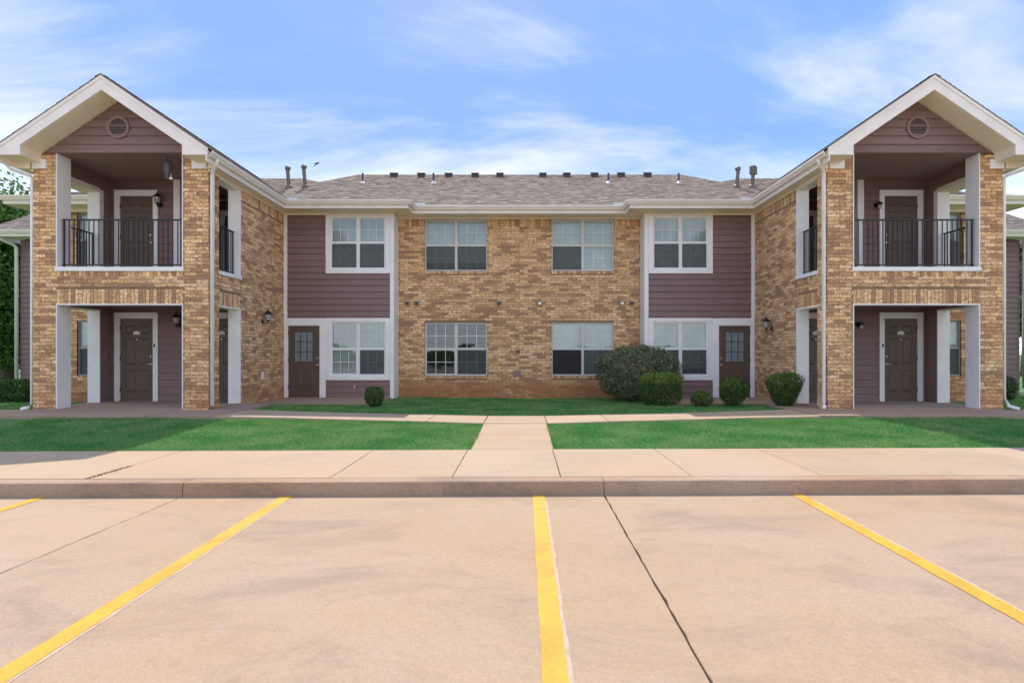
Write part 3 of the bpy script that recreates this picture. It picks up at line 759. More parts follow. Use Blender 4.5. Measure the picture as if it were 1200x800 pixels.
YF, YS = 13.89, 16.10        # wing front plane, recessed porch wall
for S in (1, -1):
    L = S < 0
    # ------------------------------------------------ wing front wall
    F = Face('F', YF, 1)
    ops = [(7.27, 10.02, 0.0, 2.27), (7.27, 10.02, 3.00, 5.54)]
    wf = mortar_wall(F, 6.722, 10.528, -0.25, 5.54, [(7.27, 10.02, -0.25, 2.27), ops[1]], 0.26)
    bricks(F, wf, 6.7225, 10.5275, -0.06, 5.53, [(7.27, 10.02, -1, 2.27), ops[1]],
           soldiers=[(7.27, 10.02, 2.275, 2.595), (7.27, 10.02, 2.86, 2.985)], ofs=6.72)
    # side walls
    I = Face('S', 6.72, -1)
    iops = [(14.38, 15.43, -0.25, 2.27), (14.38, 15.43, 2.98, 5.19)]
    wi = mortar_wall(I, YF + .30, 18.28, -0.25, 5.19, iops, 0.26)
    bricks(I, wi, YF + .003, 18.285, -0.06, 5.14, iops, soldiers=[(14.38, 15.43, 2.275, 2.595), (14.38, 15.43, 2.86, 2.965), (15.45, 18.28, 4.91, 5.145), (13.9, 14.37, 4.91, 5.145)], ofs=YF)
    O = Face('S', 10.53, 1)
    oops = [(14.31, 15.66, -0.25, 2.27), (14.31, 15.66, 2.98, 5.20)]
    wo_ = mortar_wall(O, YF + .30, 17.8, -0.25, 5.19, oops, 0.26)
    bricks(O, wo_, YF + .003, 17.8, -0.06, 5.14, oops, soldiers=[(14.31, 15.66, 2.275, 2.595)], ofs=YF, big=False)
    # painted inner faces of the side walls and the porch walls (boards)
    part('porch_lining', 'siding', (10.245, 10.262, 15.68, YS, 0, 2.34), (10.245, 10.262, 14.16, 15.68, 2.272, 2.34), (10.245, 10.262, 14.16, YS, 5.20, 5.55), (10.245, 10.262, 15.8, YS, 3.05, 5.20))
    part('porch_lining', 'siding', (6.985, 7.0, 15.46, 18.4, 3.05, 5.55), (6.985, 7.0, 14.16, 15.46, 5.20, 5.55), (6.985, 7.0, 15.46, YS, 0.0, 2.34))
    G = Face('F', YS, 1)
    dops = [(9.185, 10.02, 0.0, 2.075)]
    siding(G, 7.0, 10.245, 0.0, 2.34, [(9.06, 10.15, 0.0, 2.22), (6.93, 8.01, 0.0, 2.22)], thick=0.1)
    siding(G, 8.66, 10.245, 3.05, 5.55, [(9.06, 10.15, 3.05, 5.30)], thick=0.1)
    door(YS - .01, 9.185, 10.02, 0.0, 2.07, handle='a', plate=True)
    door(YS - .01, 7.06, 7.88, 0.0, 2.07, handle='b', plate=True)
    door(YS - .01, 9.185, 10.02, 3.05, 5.14, handle='a')
    # upper breezeway beside the door, closed at the back with its own door
    part('post', 'white_trim', (8.50, 8.66, YS - .05, YS + .10, 3.05, 5.55))
    siding(Face('F', 18.40, 1), 7.0, 8.70, 3.05, 5.55, [], thick=0.05, stuff=True)
    part('porch_lining', 'siding', (8.68, 8.70, YS + .1, 18.4, 3.05, 5.55))
    door(18.36, 7.62, 8.44, 3.06, 5.13, handle='a')
    # floors and ceilings
    part('porch_floor', 'porch_concrete', (6.74, 10.52, YF + .0, YS + .12, -0.2, 0.0))
    part('balcony_floor', 'porch_concrete', (6.99, 10.24, YF + .27, 18.4, 2.96, 3.05))
    part('ceiling', 'mauve_paint', (6.99, 10.245, YF + .255, YS, 2.34, 2.36)); part('ceiling', 'mauve_paint', (6.99, 10.245, YF + .02, 18.4, 5.55, 5.57))
    part('lintel_soffit', 'cream_paint', (7.29, 10.0, YF + .255, YF + .27, 2.27, 2.36))
    # white opening trim
    part('opening_trim', 'white_trim', (10.0, 10.022, YF - .012, YF + .42, 0, 2.25), (7.268, 7.288, YF - .012, YF + .30, 0, 2.25), (7.268, 10.022, YF - .014, YF + .25, 2.25, 2.278), parent=wf)
    part('opening_trim', 'white_trim', (10.0, 10.022, YF - .012, YF + .42, 3.075, 5.54), (7.268, 7.288, YF - .012, YF + .30, 3.075, 5.54), parent=wf)
    part('pier_cap', 'white_trim', (10.022, 10.262, YF + .26, YF + .42, 0, 2.27), (10.022, 10.262, YF + .26, YF + .42, 3.05, 5.2), parent=wf)
    part('sill', 'white_trim', (7.25, 10.04, YF - .03, YF + .28, 2.985, 3.075), parent=wf)
    part('opening_trim', 'white_trim', (6.705, 6.995, 15.415, 15.46, 0.0, 2.272), (6.707, 6.993, 14.38, 15.46, 2.245, 2.28), parent=wi)
    part('opening_trim', 'white_trim', (6.705, 6.995, 15.415, 15.46, 3.06, 5.19), (6.712, 6.985, 14.38, 15.415, 5.12, 5.19), parent=wi)
    part('sill', 'white_trim', (6.69, 7.0, 14.36, 15.48, 2.975, 3.06), parent=wi)
    part('side_post', 'white_trim', (10.248, 10.545, 15.655, 15.80, 0.0, 2.28), (10.25, 10.54, 14.31, 15.655, 2.245, 2.28), parent=wo_)
    part('side_post', 'white_trim', (10.248, 10.545, 15.655, 15.80, 3.06, 5.24), parent=wo_)
    part('side_header', 'cream_paint', (10.24, 10.545, 14.31, 15.655, 5.14, 5.24), parent=wo_)
    part('sill', 'white_trim', (10.25, 10.56, 14.29, 15.68, 2.975, 3.06), parent=wo_)
    railing('F', 7.30, 9.95, YF + .10)
    railing('S', 14.40, 15.40, 6.86); railing('S', 14.36, 15.62, 10.38)
    # expansion joint and long course joint on the inner side wall
    part('expansion_joint', 'pipe_metal', (6.7185, 6.724, 15.475, 15.487, 0.0, 2.98), parent=wi)
    part('expansion_joint', 'pipe_metal', (6.7185, 6.724, 15.49, 18.25, 2.935, 2.945), parent=wi)
    # ------------------------------------------------ gable
    DU = 8.65; PK = 6.97; SL = 0.68
    gw = MB(); yg = YF - .012
    def sl(z): return max(0.0, (6.655 - z) / SL)
    gm = MB(); gm.prism([(U(DU - sl(5.54)), yg, 5.54), (U(DU + sl(5.54)), yg, 5.54), (U(DU), yg, 6.655)], (0, .10, 0)); gwall = build('gable_wall', gm, 'siding', B)
    z = 5.54
    while z < 6.60:
        t = min(z + .185, 6.65); a, b = sl(z) - .035, max(0, sl(t) - .012); y0 = yg - .032; y1 = yg - .004
        m = MB()
        P = [(U(DU - a), y0, z), (U(DU + a), y0, z), (U(DU + b), y1, t), (U(DU - b), y1, t)]
        Q = [(U(DU - a), yg, z), (U(DU + a), yg, z), (U(DU + b), yg, t), (U(DU - b), yg, t)]
        m.add(P + Q, [(0, 1, 2, 3), (0, 4, 5, 1), (3, 2, 6, 7), (1, 5, 6, 2), (0, 3, 7, 4)]); build('siding_board', m, 'siding', gwall)
        z += .185
    vm = MB(); n = 28; cz = 6.085
    rr = [(0.245, -.028), (0.24, -.055), (0.19, -.055), (0.18, -.03), (0.18, 0.0)]; vs = []; fs = []
    for r, d in rr:
        for j in range(n): t = 2 * math.pi * j / n; vs.append((U(DU) + r * math.cos(t), yg + d, cz + r * math.sin(t)))
    for i in range(len(rr) - 1):
        for j in range(n): fs.append((i * n + j, i * n + (j + 1) % n, (i + 1) * n + (j + 1) % n, (i + 1) * n + j))
    fs.append(tuple((len(rr) - 1) * n + j for j in range(n)))
    vm.add(vs, fs); 
    V = build('gable_vent', vm, 'mauve_paint', B)
    for i in range(6):
        zz = cz - .145 + i * .053; hw = math.sqrt(max(0, .178 ** 2 - (zz + .02 - cz) ** 2))
        m = MB(); m.prism([(U(DU) - hw, yg - .014, zz + .03), (U(DU) - hw, yg - .04, zz), (U(DU) - hw, yg - .034, zz), (U(DU) - hw, yg - .008, zz + .03)], (2 * hw, 0, 0)); build('louver', m, 'mauve_paint', V)
    bk = MB(); bk.tube([(U(DU), yg - .0215, cz), (U(DU), yg - .024, cz)], .178, 24); build('vent_backing', bk, 'vent_metal', V)
    # rake fascia with boxed returns
    YG = 13.28
    for sd_ in (-1, 1):
        q = lambda d, z, y=YG: (U(DU + sd_ * d), y, z)
        m = MB(); m.prism([q(0, PK), q(0, PK - .30), q(1.68, PK - .30 - SL * 1.68), q(1.68, 5.32), q(2.21, 5.32), q(2.21, PK - SL * 2.21)], (0, .03, 0))
        build('fascia', m, 'fascia_paint', B)
        m = MB(); m.prism([q(0, PK + .002, YG - .018), q(0, PK - .075, YG - .018), q(2.22, PK - .075 - SL * 2.22, YG - .018), q(2.22, PK - SL * 2.22 + .002, YG - .018)], (0, .0175, 0)); build('fascia_trim', m, 'fascia_paint', B)
        m = MB(); m.prism([q(0, 6.665, YG + .03), q(0, 6.69, YG + .03), q(1.75, 6.69 - SL * 1.75, YG + .03), q(1.75, 6.665 - SL * 1.75, YG + .03)], (0, YF - YG - .035, 0)); build('rake_soffit', m, 'cream_paint', B)
        m = MB(); m.prism([q(1.681, 5.322, YG + .03), q(1.681, 6.68 - SL * 1.681, YG + .03), q(2.208, 6.93 - SL * 2.208, YG + .03), q(2.208, 5.322, YG + .03)], (0, YF - YG - .04, 0)); build('eave_return', m, 'cream_paint', B)
        a, b = sorted((DU + sd_ * 1.58, DU + sd_ * 1.905))
        part('frieze_block', 'white_trim', (a, b, YF - .035, YF - .002, 5.20, 5.40))
    part('eave_end', 'cream_paint', (6.462, 6.718, YF - .035, YF - .005, 5.20, 5.33)); part('eave_end', 'cream_paint', (10.535, 10.856, YF - .035, YF - .005, 5.20, 5.33))
    # wing roof
    m = MB(); y0, y1 = YG - .02, 21.3
    for sd_ in (-1, 1):
        q = lambda d, y, o: (U(DU + sd_ * d), y, PK + o - SL * d)
        m.add([q(0, y0, 0.004), q(2.26, y0, 0.004), q(2.26, y1, 0.004), q(0, y1, 0.004)], [(0, 1, 2, 3)])
    ROOFM = build('roof', m, 'shingle_edge', B)

    # ------------------------------------------------ siding bay
    YB = 18.29; BF = Face('F', YB, 1)
    wops = [(3.69, 5.52, 3.49, 5.20), (3.69, 5.52, 0.44, 2.21), (5.52, 6.72, -0.1, 2.21)]
    siding(BF, 3.60, 6.72, -0.10, 5.14, wops, thick=0.14)
    for i, (p, q) in enumerate(((3.60, 5.12), (0.56, 2.10))):
        f = MB(); a, b = 3.81, 5.40; c0 = .12
        f.box(U(a - c0), U(a), YB - .045, YB + .03, p - c0, q + (.03 if i == 0 else .11)); f.box(U(b), U(b + c0), YB - .045, YB + .03, p - c0, q + (.03 if i == 0 else .11))
        f.box(U(a), U(b), YB - .047, YB + .03, p - c0, p); f.box(U(a), U(b), YB - .047, YB + .03, q, q + (.03 if i == 0 else .11))
        if i == 0: w = window(YB - .005, a, b, p, q, blinds=('full', 'full'), screens=(0, 0, 1, 1))
        elif L: w = window(YB - .005, a, b, p, q, blinds=('full', 'full'), screens=(0, 0, 1, 0))
        else: w = window(YB - .005, a, b, p, q, blinds=('full', 'gap'), screens=(0, 0, 1, 1))
        build('window_trim', f, 'white_trim', w)
    door(YB - .01, 5.70, 6.60, -0.055, 1.985, casing=.10, glazed=True, handle='a', top=.214)
    part('door_trim', 'white_trim', (5.522, 5.60, YB - .04, YB + .05, -0.055, 2.20), (6.708, 6.716, YB - .03, YB + .05, -0.055, 2.20))
    part('corner_board', 'white_trim', (6.62, 6.716, YB - .04, YB - .001, 2.20, 5.14)); 
    part('corner_board', 'white_trim', (3.60, 3.70 - .015, YB - .042, YB - .001, -0.12, 5.14), (3.575, 3.60, YB - .03, 18.93, -0.12, 5.19))
    part('foundation', 'foundation', (3.61, 6.72, YB + .01, YB + .12, -.3, -.10))
    part('patio', 'porch_concrete', (3.66, 6.72, 16.0, YB, -0.2, -0.055))
    part('landing', 'porch_concrete', (6.02, 6.72, 13.905, 15.6, -0.2, -0.024))
    # frieze, soffits
    part('frieze', 'cream_paint', (3.565, 6.70, YB - .04, YB - .001, 5.14, 5.205)); part('frieze', 'cream_paint', (6.69, 6.719, YF, 15.40, 5.14, 5.205), (6.69, 6.719, 15.40, YB - .04, 5.145, 5.205))
    part('soffit', 'cream_paint', (6.47, 6.72, YF + .002, 17.63, 5.205, 5.225), (3.06, 6.72, 17.63, 18.29, 5.206, 5.226), (3.06, 3.60, 18.29, 18.30, 5.206, 5.226), (0.0, 3.60, 18.30, 18.94, 5.206, 5.226))
    part('frieze', 'cream_paint', (0.0, 3.575, 18.90, 18.93, 5.165, 5.205))
    part('soffit', 'cream_paint', (10.53, 10.86, YF + .002, 17.13, 5.205, 5.225), (10.54, 13.8, 17.13, 17.8, 5.206, 5.226), (13.3, 13.8, 17.8, 21.86, 5.206, 5.226), (13.3, 18.3, 21.86, 22.5, 5.207, 5.227))
    part('frieze', 'cream_paint', (10.54, 13.3, 17.76, 17.799, 5.12, 5.205), (10.531, 10.56, YF, 17.76, 5.145, 5.205))
    # ------------------------------------------------ centre brick wall
    YC = 18.93; CF = Face('F', YC, 1)
    cops = [(0.95, 2.80, 3.636, 5.165), (0.95, 2.80, 0.545, 2.12)]
    wc = mortar_wall(CF, 0.0, 3.60, -0.35, 5.19, cops, 0.20)
    sol = [(0.95, 2.80, 3.545, 3.632), (0.95, 2.80, 0.455, 0.541), (0.0, 0.94, 4.94, 5.165), (2.81, 3.575, 4.94, 5.165)]
    bricks(CF, wc, 0.0 if S > 0 else 0.003, 3.575, -0.14 - 0.0, 5.17, cops, soldiers=sol, big=False, ofs=0.0 if S > 0 else -BL + .0)
    if L:
        window(YC + .05, .95, 2.80, 3.636, 5.165, screens=(0, 0, 1, 1), blinds=('low', 'low'), frame='beige_vinyl')
        window(YC + .05, .95, 2.80, .545, 2.12, screens=(0, 0, 1, 0), blinds=('none', 'none'), grille=(1, 1, 1, 1), frame='beige_vinyl')
    else:
        window(YC + .05, .95, 2.80, 3.636, 5.165, screens=(0, 0, 1, 0), grille=(1, 1, 0, 1), frame='beige_vinyl')
        window(YC + .05, .95, 2.80, .545, 2.12, screens=(0, 0, 2, 1), blinds=('half', 'full'), grille=(1, 1, 0, 1), frame='beige_vinyl')
    # outer brick section
    YO = 17.80; OF = Face('F', YO, 1)
    xo = [(11.33, 12.30, .58, 2.13), (11.33, 12.30, 3.6, 5.12)]
    wx = mortar_wall(OF, 10.536, 13.3, -0.5, 5.19, xo, 0.2)
    bricks(OF, wx, 10.54, 13.3, -0.20, 5.12, xo, soldiers=[(11.33, 12.30, .49, .575)], big=False, ofs=.1)
    for p, q in ((.58, 2.13), (3.6, 5.12)): window(YO + .05, 11.33, 12.30, p, q, one=True, screens=(0, 0, 1, 0), frame='bronze_frame')
    ox = Face('S', 13.3, 1); wy = mortar_wall(ox, YO + .0, 22.5, -0.5, 5.19, [], 0.2); 
    bricks(ox, wy, YO + .003, 22.5, -0.20, 5.16, [], big=False, ofs=.1)
    siding(Face('F', 22.5, 1), 13.31, 17.55, -0.25, 5.19, [], thick=.15, stuff=True)
    siding(Face('S', 17.55, 1), 22.52, 30.0, -0.25, 5.19, [], thick=.15, stuff=True)
    # ------------------------------------------------ gutters along the eaves
    def eave(path, side, cap0=True):
        fas = [(-.022, 5.195), (0, 5.195), (0, 5.395), (-.022, 5.395)]
        gut = [(0.0005, 5.295), (.075, 5.295), (.082, 5.315), (.105, 5.355), (.118, 5.372), (.118, 5.41), (.108, 5.41), (.106, 5.385), (.09, 5.37), (.07, 5.31), (.004, 5.31), (.0005, 5.41)]
        for nm, prof, mat in (('fascia', fas, 'fascia_paint'), ('gutter', gut, 'gutter_metal')):
            mb = MB(); m = len(prof); rings = []
            for i, p in enumerate(path):
                ds = []
                if i > 0: ds.append((Vector(p) - Vector(path[i - 1])).normalized())
                if i < len(path) - 1: ds.append((Vector(path[i + 1]) - Vector(p)).normalized())
                ns = [Vector((-d.y, d.x)) * side for d in ds]
                if len(ns) == 2: nn = (ns[0] + ns[1]); nn = nn / max(.2, nn.dot(ns[0]))
                else: nn = ns[0]
                rings.append([(U(p[0] + nn.x * o), p[1] + nn.y * o, z) for o, z in prof])
            vs = [v for r in rings for v in r]; fs = []
            for i in range(len(path) - 1):
                for j in range(m):
                    k2 = (j + 1) % m; fs.append((i * m + j, (i + 1) * m + j, (i + 1) * m + k2, i * m + k2))
            if nm == 'gutter' or True: fs.append(tuple(range(m))); fs.append(tuple(range((len(path) - 1) * m, len(path) * m))[::-1])
            mb.add(vs, fs); build(nm, mb, mat, B)
    eave([(6.46, YG + .005), (6.46, 17.62), (3.05, 17.62), (3.05, 18.29), (0.0, 18.29)], 1)
    eave([(10.86, YG + .005), (10.86, 17.12), (13.8, 17.12), (13.8, 21.85), (18.3, 21.85), (18.3, 30.0)], -1)
    # splash guards at the inner gutter corners
    part('splash_guard', 'lead_flashing', (6.08, 6.36, 17.515, 17.53, 5.40, 5.475)); part('splash_guard', 'lead_flashing', (2.68, 2.95, 18.185, 18.20, 5.40, 5.48))
    # ------------------------------------------------ downspouts
    def spout(pts, foot=None, r=.042):
        mb = MB(); w = r
        pts = [Vector((U(p[0]), p[1], p[2])) for p in pts]
        mb2 = MB(); mb2.tube(pts, r, 8); return build('downspout', mb2, 'white_trim', B, smooth=True)
    xg = 6.36
    spout([(6.41, 13.62, 5.33), (6.41, 13.62, 5.28), (6.425, 13.64, 5.235), (6.46, 13.69, 5.205), (6.59, 13.86, 5.18), (6.64, 13.92, 5.15), (6.665, 13.95, 5.09), (6.665, 13.95, .12 if not L else .06)] + ([(6.665, 13.93, .06), (6.60, 13.80, .03)] if not L else []), r=.047)
    if L: spout([(10.91, 13.62, 5.33), (10.91, 13.62, 5.24), (10.86, 13.7, 5.14), (10.62, 13.94, 5.06), (10.59, 13.95, 4.98), (10.59, 13.95, .10), (10.62, 13.88, .03), (10.68, 13.75, .0)], r=.036)
    else: spout([(10.91, 13.62, 5.33), (10.91, 13.62, 5.24), (10.86, 13.7, 5.14), (10.62, 13.94, 5.06), (10.59, 13.95, 4.98), (10.59, 13.95, .25), (10.66, 13.9, .06), (10.80, 13.78, .0)], r=.036)
    if L: spout([(17.95, 21.8, 5.3), (17.93, 21.85, 5.2), (17.66, 22.3, 5.0), (17.62, 22.40, 4.9), (17.62, 22.40, -.15)], r=.06)
    else: spout([(17.66, 22.40, 5.2), (17.66, 22.40, .0), (17.74, 22.2, -.15)], r=.07)
    # ------------------------------------------------ small wall fittings
    for (u, z) in ((3.33, 2.69), (3.03, 2.69), (.62, 2.68)):
        hood = (S < 0) != (u > 3.2)
        m = MB(); zc = 1.2 + 59 * 18.93 / 750; s0 = .065
        if u < 1: dx = .62 if L else .62
        x = {3.33: 3.31, 3.03: 3.03, .62: .60}[u]
        m.prism([(U(x - s0), YC, zc + .07), (U(x - s0), YC - .09, zc + .045), (U(x - s0), YC - .10, zc - .06), (U(x - s0), YC, zc - .06)], Vector((U(x + s0) - U(x - s0), 0, 0)))
        v = build('dryer_vent', m, 'taupe_plastic', B)
        m = MB(); m.box(U(x - .045), U(x + .045), YC - .104, YC - .10, zc - .05, zc + .02); build('vent_flap', m, 'white_trim' if (not L and u < 3.2) else 'vent_metal', v)
    if L:
        part('outlet_cover', 'white_trim', (6.70, 6.719, 16.68, 16.80, .55, .72))
        m = MB(); m.box(U(4.62), U(4.76), YB - .03, YB - .015, .16, .34); h = build('hose_bib_box', m, 'mauve_paint', B)
        m = MB(); m.tube([(U(4.69), YB - .03, .27), (U(4.69), YB - .09, .26), (U(4.69), YB - .11, .21)], .018, 8); build('faucet', m, 'plaque', h)
S = 1
m = MB(); m.box(-.18, -.10, YC - .02, YC, 1.22, 1.30); build('cable_box', m, 'vent_metal', B)
m = MB(); m.box(-.30, -.06, YC - .012, YC, .52, .68); build('access_plate', m, 'mauve_paint', B)

m = MB(); m.box(XC - 13.1, XC + 13.1, 21.9, 30.9, -.4, 5.20); build('rear_wall', m, 'foundation', B)
# ---------------------------------------------------------------- bricks: the 300 largest singly, the rest joined
BR.sort(key=lambda b: -b[0])
cache = {}
for i, (_, b, sk, c, wall) in enumerate(BR[:300]):
    w, d, h = b[1] - b[0], b[3] - b[2], b[5] - b[4]
    key = (round(abs(w), 3), round(h, 3), c)
    x0, x1 = sorted((b[0], b[1]))
    if key not in cache:
        m = MB(); W2, D2, H2 = abs(w) / 2, d / 2, h; e = .003
        vs = [(-W2, -D2 + e, 0), (W2, -D2 + e, 0), (W2, -D2 + e, H2), (-W2, -D2 + e, H2), (-W2 + e, -D2, e), (W2 - e, -D2, e), (W2 - e, -D2, H2 - e), (-W2 + e, -D2, H2 - e), (-W2, D2, 0), (W2, D2, 0), (W2, D2, H2), (-W2, D2, H2)]
        me = bpy.data.meshes.new('brick'); me.from_pydata(vs, [], [(4, 5, 6, 7), (0, 1, 5, 4), (1, 2, 6, 5), (2, 3, 7, 6), (3, 0, 4, 7), (8, 9, 1, 0), (9, 10, 2, 1), (10, 11, 3, 2), (11, 8, 0, 3)])
        a = me.attributes.new('bcol', 'FLOAT_COLOR', 'FACE'); a.data.foreach_set('color', np.tile(np.array((*c, 1), dtype=np.float32), 9))
        me.materials.append(M['brick']); cache[key] = me
    o = bpy.data.objects.new('brick', cache[key]); COL.objects.link(o); o.parent = wall
    o.location = tuple(np.array([(x0 + x1) / 2, (b[2] + b[3]) / 2, b[4]]) - ORG[wall.name])
rest = MB()
for _, b, sk, c, wall in BR[300:]: rest.box(*b, col=c, skip=sk)
tag(build('brickwork', rest, 'brick', B), kind='stuff')

# ---------------------------------------------------------------- roofs with shingles
SHC = [(0.29, 0.237, 0.207), (0.319, 0.261, 0.226), (0.261, 0.218, 0.193), (0.3, 0.247, 0.203), (0.348, 0.29, 0.25), (0.242, 0.204, 0.183), (0.28, 0.233, 0.212)]
def clip(poly, inside):       # poly list of 2D; inside = (nx, ny, c) keep n.p <= c
    out = []
    nx_, ny_, c_ = inside
    for i in range(len(poly)):
        a, b = poly[i], poly[(i + 1) % len(poly)]
        da = nx_ * a[0] + ny_ * a[1] - c_; db = nx_ * b[0] + ny_ * b[1] - c_
        if da <= 0: out.append(a)
        if (da < 0 < db) or (db < 0 < da):
            t = da / (da - db); out.append((a[0] + (b[0] - a[0]) * t, a[1] + (b[1] - a[1]) * t))
    return out
def shingles(pts, mbx, tab=0.20, expo=0.14):
    # pts: 3-D polygon, first edge = eave
    P = [Vector(p) for p in pts]; e = (P[1] - P[0]).normalized(); n = (P[1] - P[0]).cross(P[-1] - P[0]).normalized()
    if n.z < 0: n = -n
    d = n.cross(e)
    if (P[2] - P[0]).dot(d) < 0: d = -d
    q = [((p - P[0]).dot(e), (p - P[0]).dot(d)) for p in P]
    ar = sum(q[i][0] * q[(i + 1) % len(q)][1] - q[(i + 1) % len(q)][0] * q[i][1] for i in range(len(q)))
    if ar < 0: q = q[::-1]
    planes = []
    for i in range(len(q)):
        a, b = q[i], q[(i + 1) % len(q)]; nx_, ny_ = b[1] - a[1], -(b[0] - a[0]); l = math.hypot(nx_, ny_)
        if l < 1e-6: continue
        planes.append((nx_ / l, ny_ / l, (nx_ * a[0] + ny_ * a[1]) / l))
    x0, x1 = min(p[0] for p in q), max(p[0] for p in q); y1 = max(p[1] for p in q)
    r = 0; y = 0
    while y < y1:
        x = x0 - random.uniform(0, tab)
        while x < x1:
            w = tab * random.uniform(.6, 1.35); lift = random.choice((.006, .010, .015)); lo = y - (.006 if random.random() < .5 else -.004)
            poly = [(x + .003, max(0, lo)), (x + w - .003, max(0, lo)), (x + w - .003, y + expo + .01), (x + .003, y + expo + .01)]
            for pl in planes:
                poly = clip(poly, pl)
                if len(poly) < 3: break
            if len(poly) >= 3:
                c = random.choice(SHC); b0 = len(mbx.v); m = len(poly)
                top = [P[0] + e * p[0] + d * p[1] + n * (lift * (1 - (p[1] - y) / (expo + .02)) + .008) for p in poly]
                bot = [P[0] + e * p[0] + d * p[1] for p in poly]
                mbx.add(top + bot, [tuple(range(m))] + [(j, m + j, m + (j + 1) % m, (j + 1) % m) for j in range(m) if poly[j][1] < y + .02 or poly[(j + 1) % m][1] < y + .02], c)
            x += w
        y += expo; r += 1
def plane_(name, polys, mat='shingle_edge'):
    m = MB()
    for p in polys: m.add(p, [tuple(range(len(p)))])
    return build(name, m, mat, B)
ZE = 5.385
EZ = 0.0
main = [[(XC - 9.35, 18.26, ZE), (XC + 9.35, 18.26, ZE), (XC + 6.22, 24.66, 8.06), (XC - 6.22, 24.66, 8.06)]]
mback = [[(XC + 9.35, 31.0, ZE), (XC - 9.35, 31.0, ZE), (XC - 6.22, 24.66, 8.06), (XC + 6.22, 24.66, 8.06)],
         [(XC + 9.35, 18.26, ZE), (XC + 9.35, 31.0, ZE), (XC + 6.22, 24.66, 8.06)], [(XC - 9.35, 18.26, ZE), (XC - 9.35, 31.0, ZE), (XC - 6.22, 24.66, 8.06)]]
R0 = plane_('roof', main + mback)
sh = MB()
for p in main: shingles(p, sh)
for p in mback[1:]: shingles(p, sh, .3, .2)
rest_faces = []
for S in (1, -1):
    u = lambda a, y, z: (U(a), y, z)
    bay = [u(3.03, 17.59, ZE), u(14.0, 17.59, ZE), u(14.0, 21.25, 6.98), u(7.25, 21.25, 6.98)]
    hip = [u(3.03, 17.59, ZE), u(3.03, 24.9, ZE), u(7.25, 21.25, 6.98)]
    out = [u(10.9, 17.09, ZE), u(13.83, 17.09, ZE), u(11.6, 19.3, 6.15), u(10.9, 19.3, 6.15)]
    outh = [u(13.83, 17.09, ZE), u(13.83, 24.9, ZE), u(11.6, 21.6, 6.15), u(11.6, 19.3, 6.15)]
    bay[1] = u(11.2, 17.59, ZE); bay[2] = u(11.2, 21.25, 6.98)
    far = [u(13.2, 21.82, ZE), u(18.33, 21.82, ZE), u(16.73, 24.4, 7.1), u(13.2, 24.4, 7.1)]
    farh = [u(18.33, 21.82, ZE), u(18.33, 30, ZE), u(16.73, 27, 7.1), u(16.73, 24.4, 7.1)]
    bayb = [u(11.2, 24.9, ZE), u(3.03, 24.9, ZE), u(7.25, 21.25, 6.98), u(11.2, 21.25, 6.98)]
    plane_('roof', [bay, hip, out, outh, far, farh, bayb])
    for p in (bay, hip, out, outh, far, farh): shingles(p, sh)
    for sd_ in (-1, 1):
        DU = 8.65; q = lambda d, y: (U(DU + sd_ * d), y, PK - SL * d + .006)
        shingles([q(2.28, YG - .03), q(2.28, 21.2), q(0, 21.2), q(0, YG - .03)], sh)
S = 1
tag(build('shingles', sh, 'shingle', B), kind='stuff')
# ridge caps
def caps(a, b, name='ridge_caps'):
    a, b = Vector(a), Vector(b); L = (b - a).length; m = MB(); n = max(1, int(L / .2)); d = (b - a).normalized(); s0 = d.cross(Vector((0, 0, 1))).normalized()
    for i in range(n):
        p = a + d * (L * i / n); q = a + d * (L * (i + 1) / n); c = random.choice(SHC); w = .13; dr = Vector((0, 0, -.06)); up = Vector((0, 0, .030)); up2 = Vector((0, 0, .022))
        m.add([p + up, p + s0 * w + dr + up, q + s0 * w + dr + up2, q + up2, p - s0 * w + dr + up, q - s0 * w + dr + up2], [(0, 1, 2, 3), (0, 3, 5, 4)], c)
    tag(build(name, m, 'shingle', B), kind='stuff')
caps((XC - 6.22, 24.66, 8.06), (XC + 6.22, 24.66, 8.06))
for S in (1, -1):
    caps((U(3.03), 17.59, ZE), (U(7.25), 21.25, 6.98), 'hip_caps'); caps((U(7.25), 21.25, 6.98), (U(11.2), 21.25, 6.98)); caps((U(9.35), 18.26, ZE), (U(6.22), 24.66, 8.06), 'hip_caps')
    caps((U(8.65), YG - .02, PK), (U(8.65), 21.2, PK))
S = 1
# ridge vents and plumbing stacks (x positions from the photograph's bearing, at their own depth)
def roofz(x, y): return ZE + (y - 18.26) * (8.06 - ZE) / (24.66 - 18.26)
for px in (462, 494, 526, 557, 586, 636, 664, 696.5, 727.5, 758.5):
    y = 24.2; x = (px - 613) * y / 750; z = roofz(x, y)
    m = MB(); m.prism([(x - .13, y - .16, z - .03), (x - .13, y - .16, z + .115), (x - .13, y + .14, z + .225), (x - .13, y + .14, z + .1)], (.26, 0, 0)); v = build('roof_vent', m, 'vent_metal', B)
    m = MB(); m.box(x - .14, x + .14, y - .18, y - .162, z + .06, z + .12); build('vent_hood', m, 'vent_metal', v)
for px in (425, 508, 713, 795.5):
    y = 22.6; x = (px - 613) * y / 750; z = roofz(x, y)
    m = MB(); m.tube([(x, y, z - .02), (x, y, z + .36)], .034, 10); v = build('vent_pipe', m, 'vent_metal', B)
    m = MB(); m.lathe((x, y, z), [(.12, -.04), (.11, .0), (.05, .05), (.04, .09)], 10); build('flashing', m, 'lead_flashing', v)
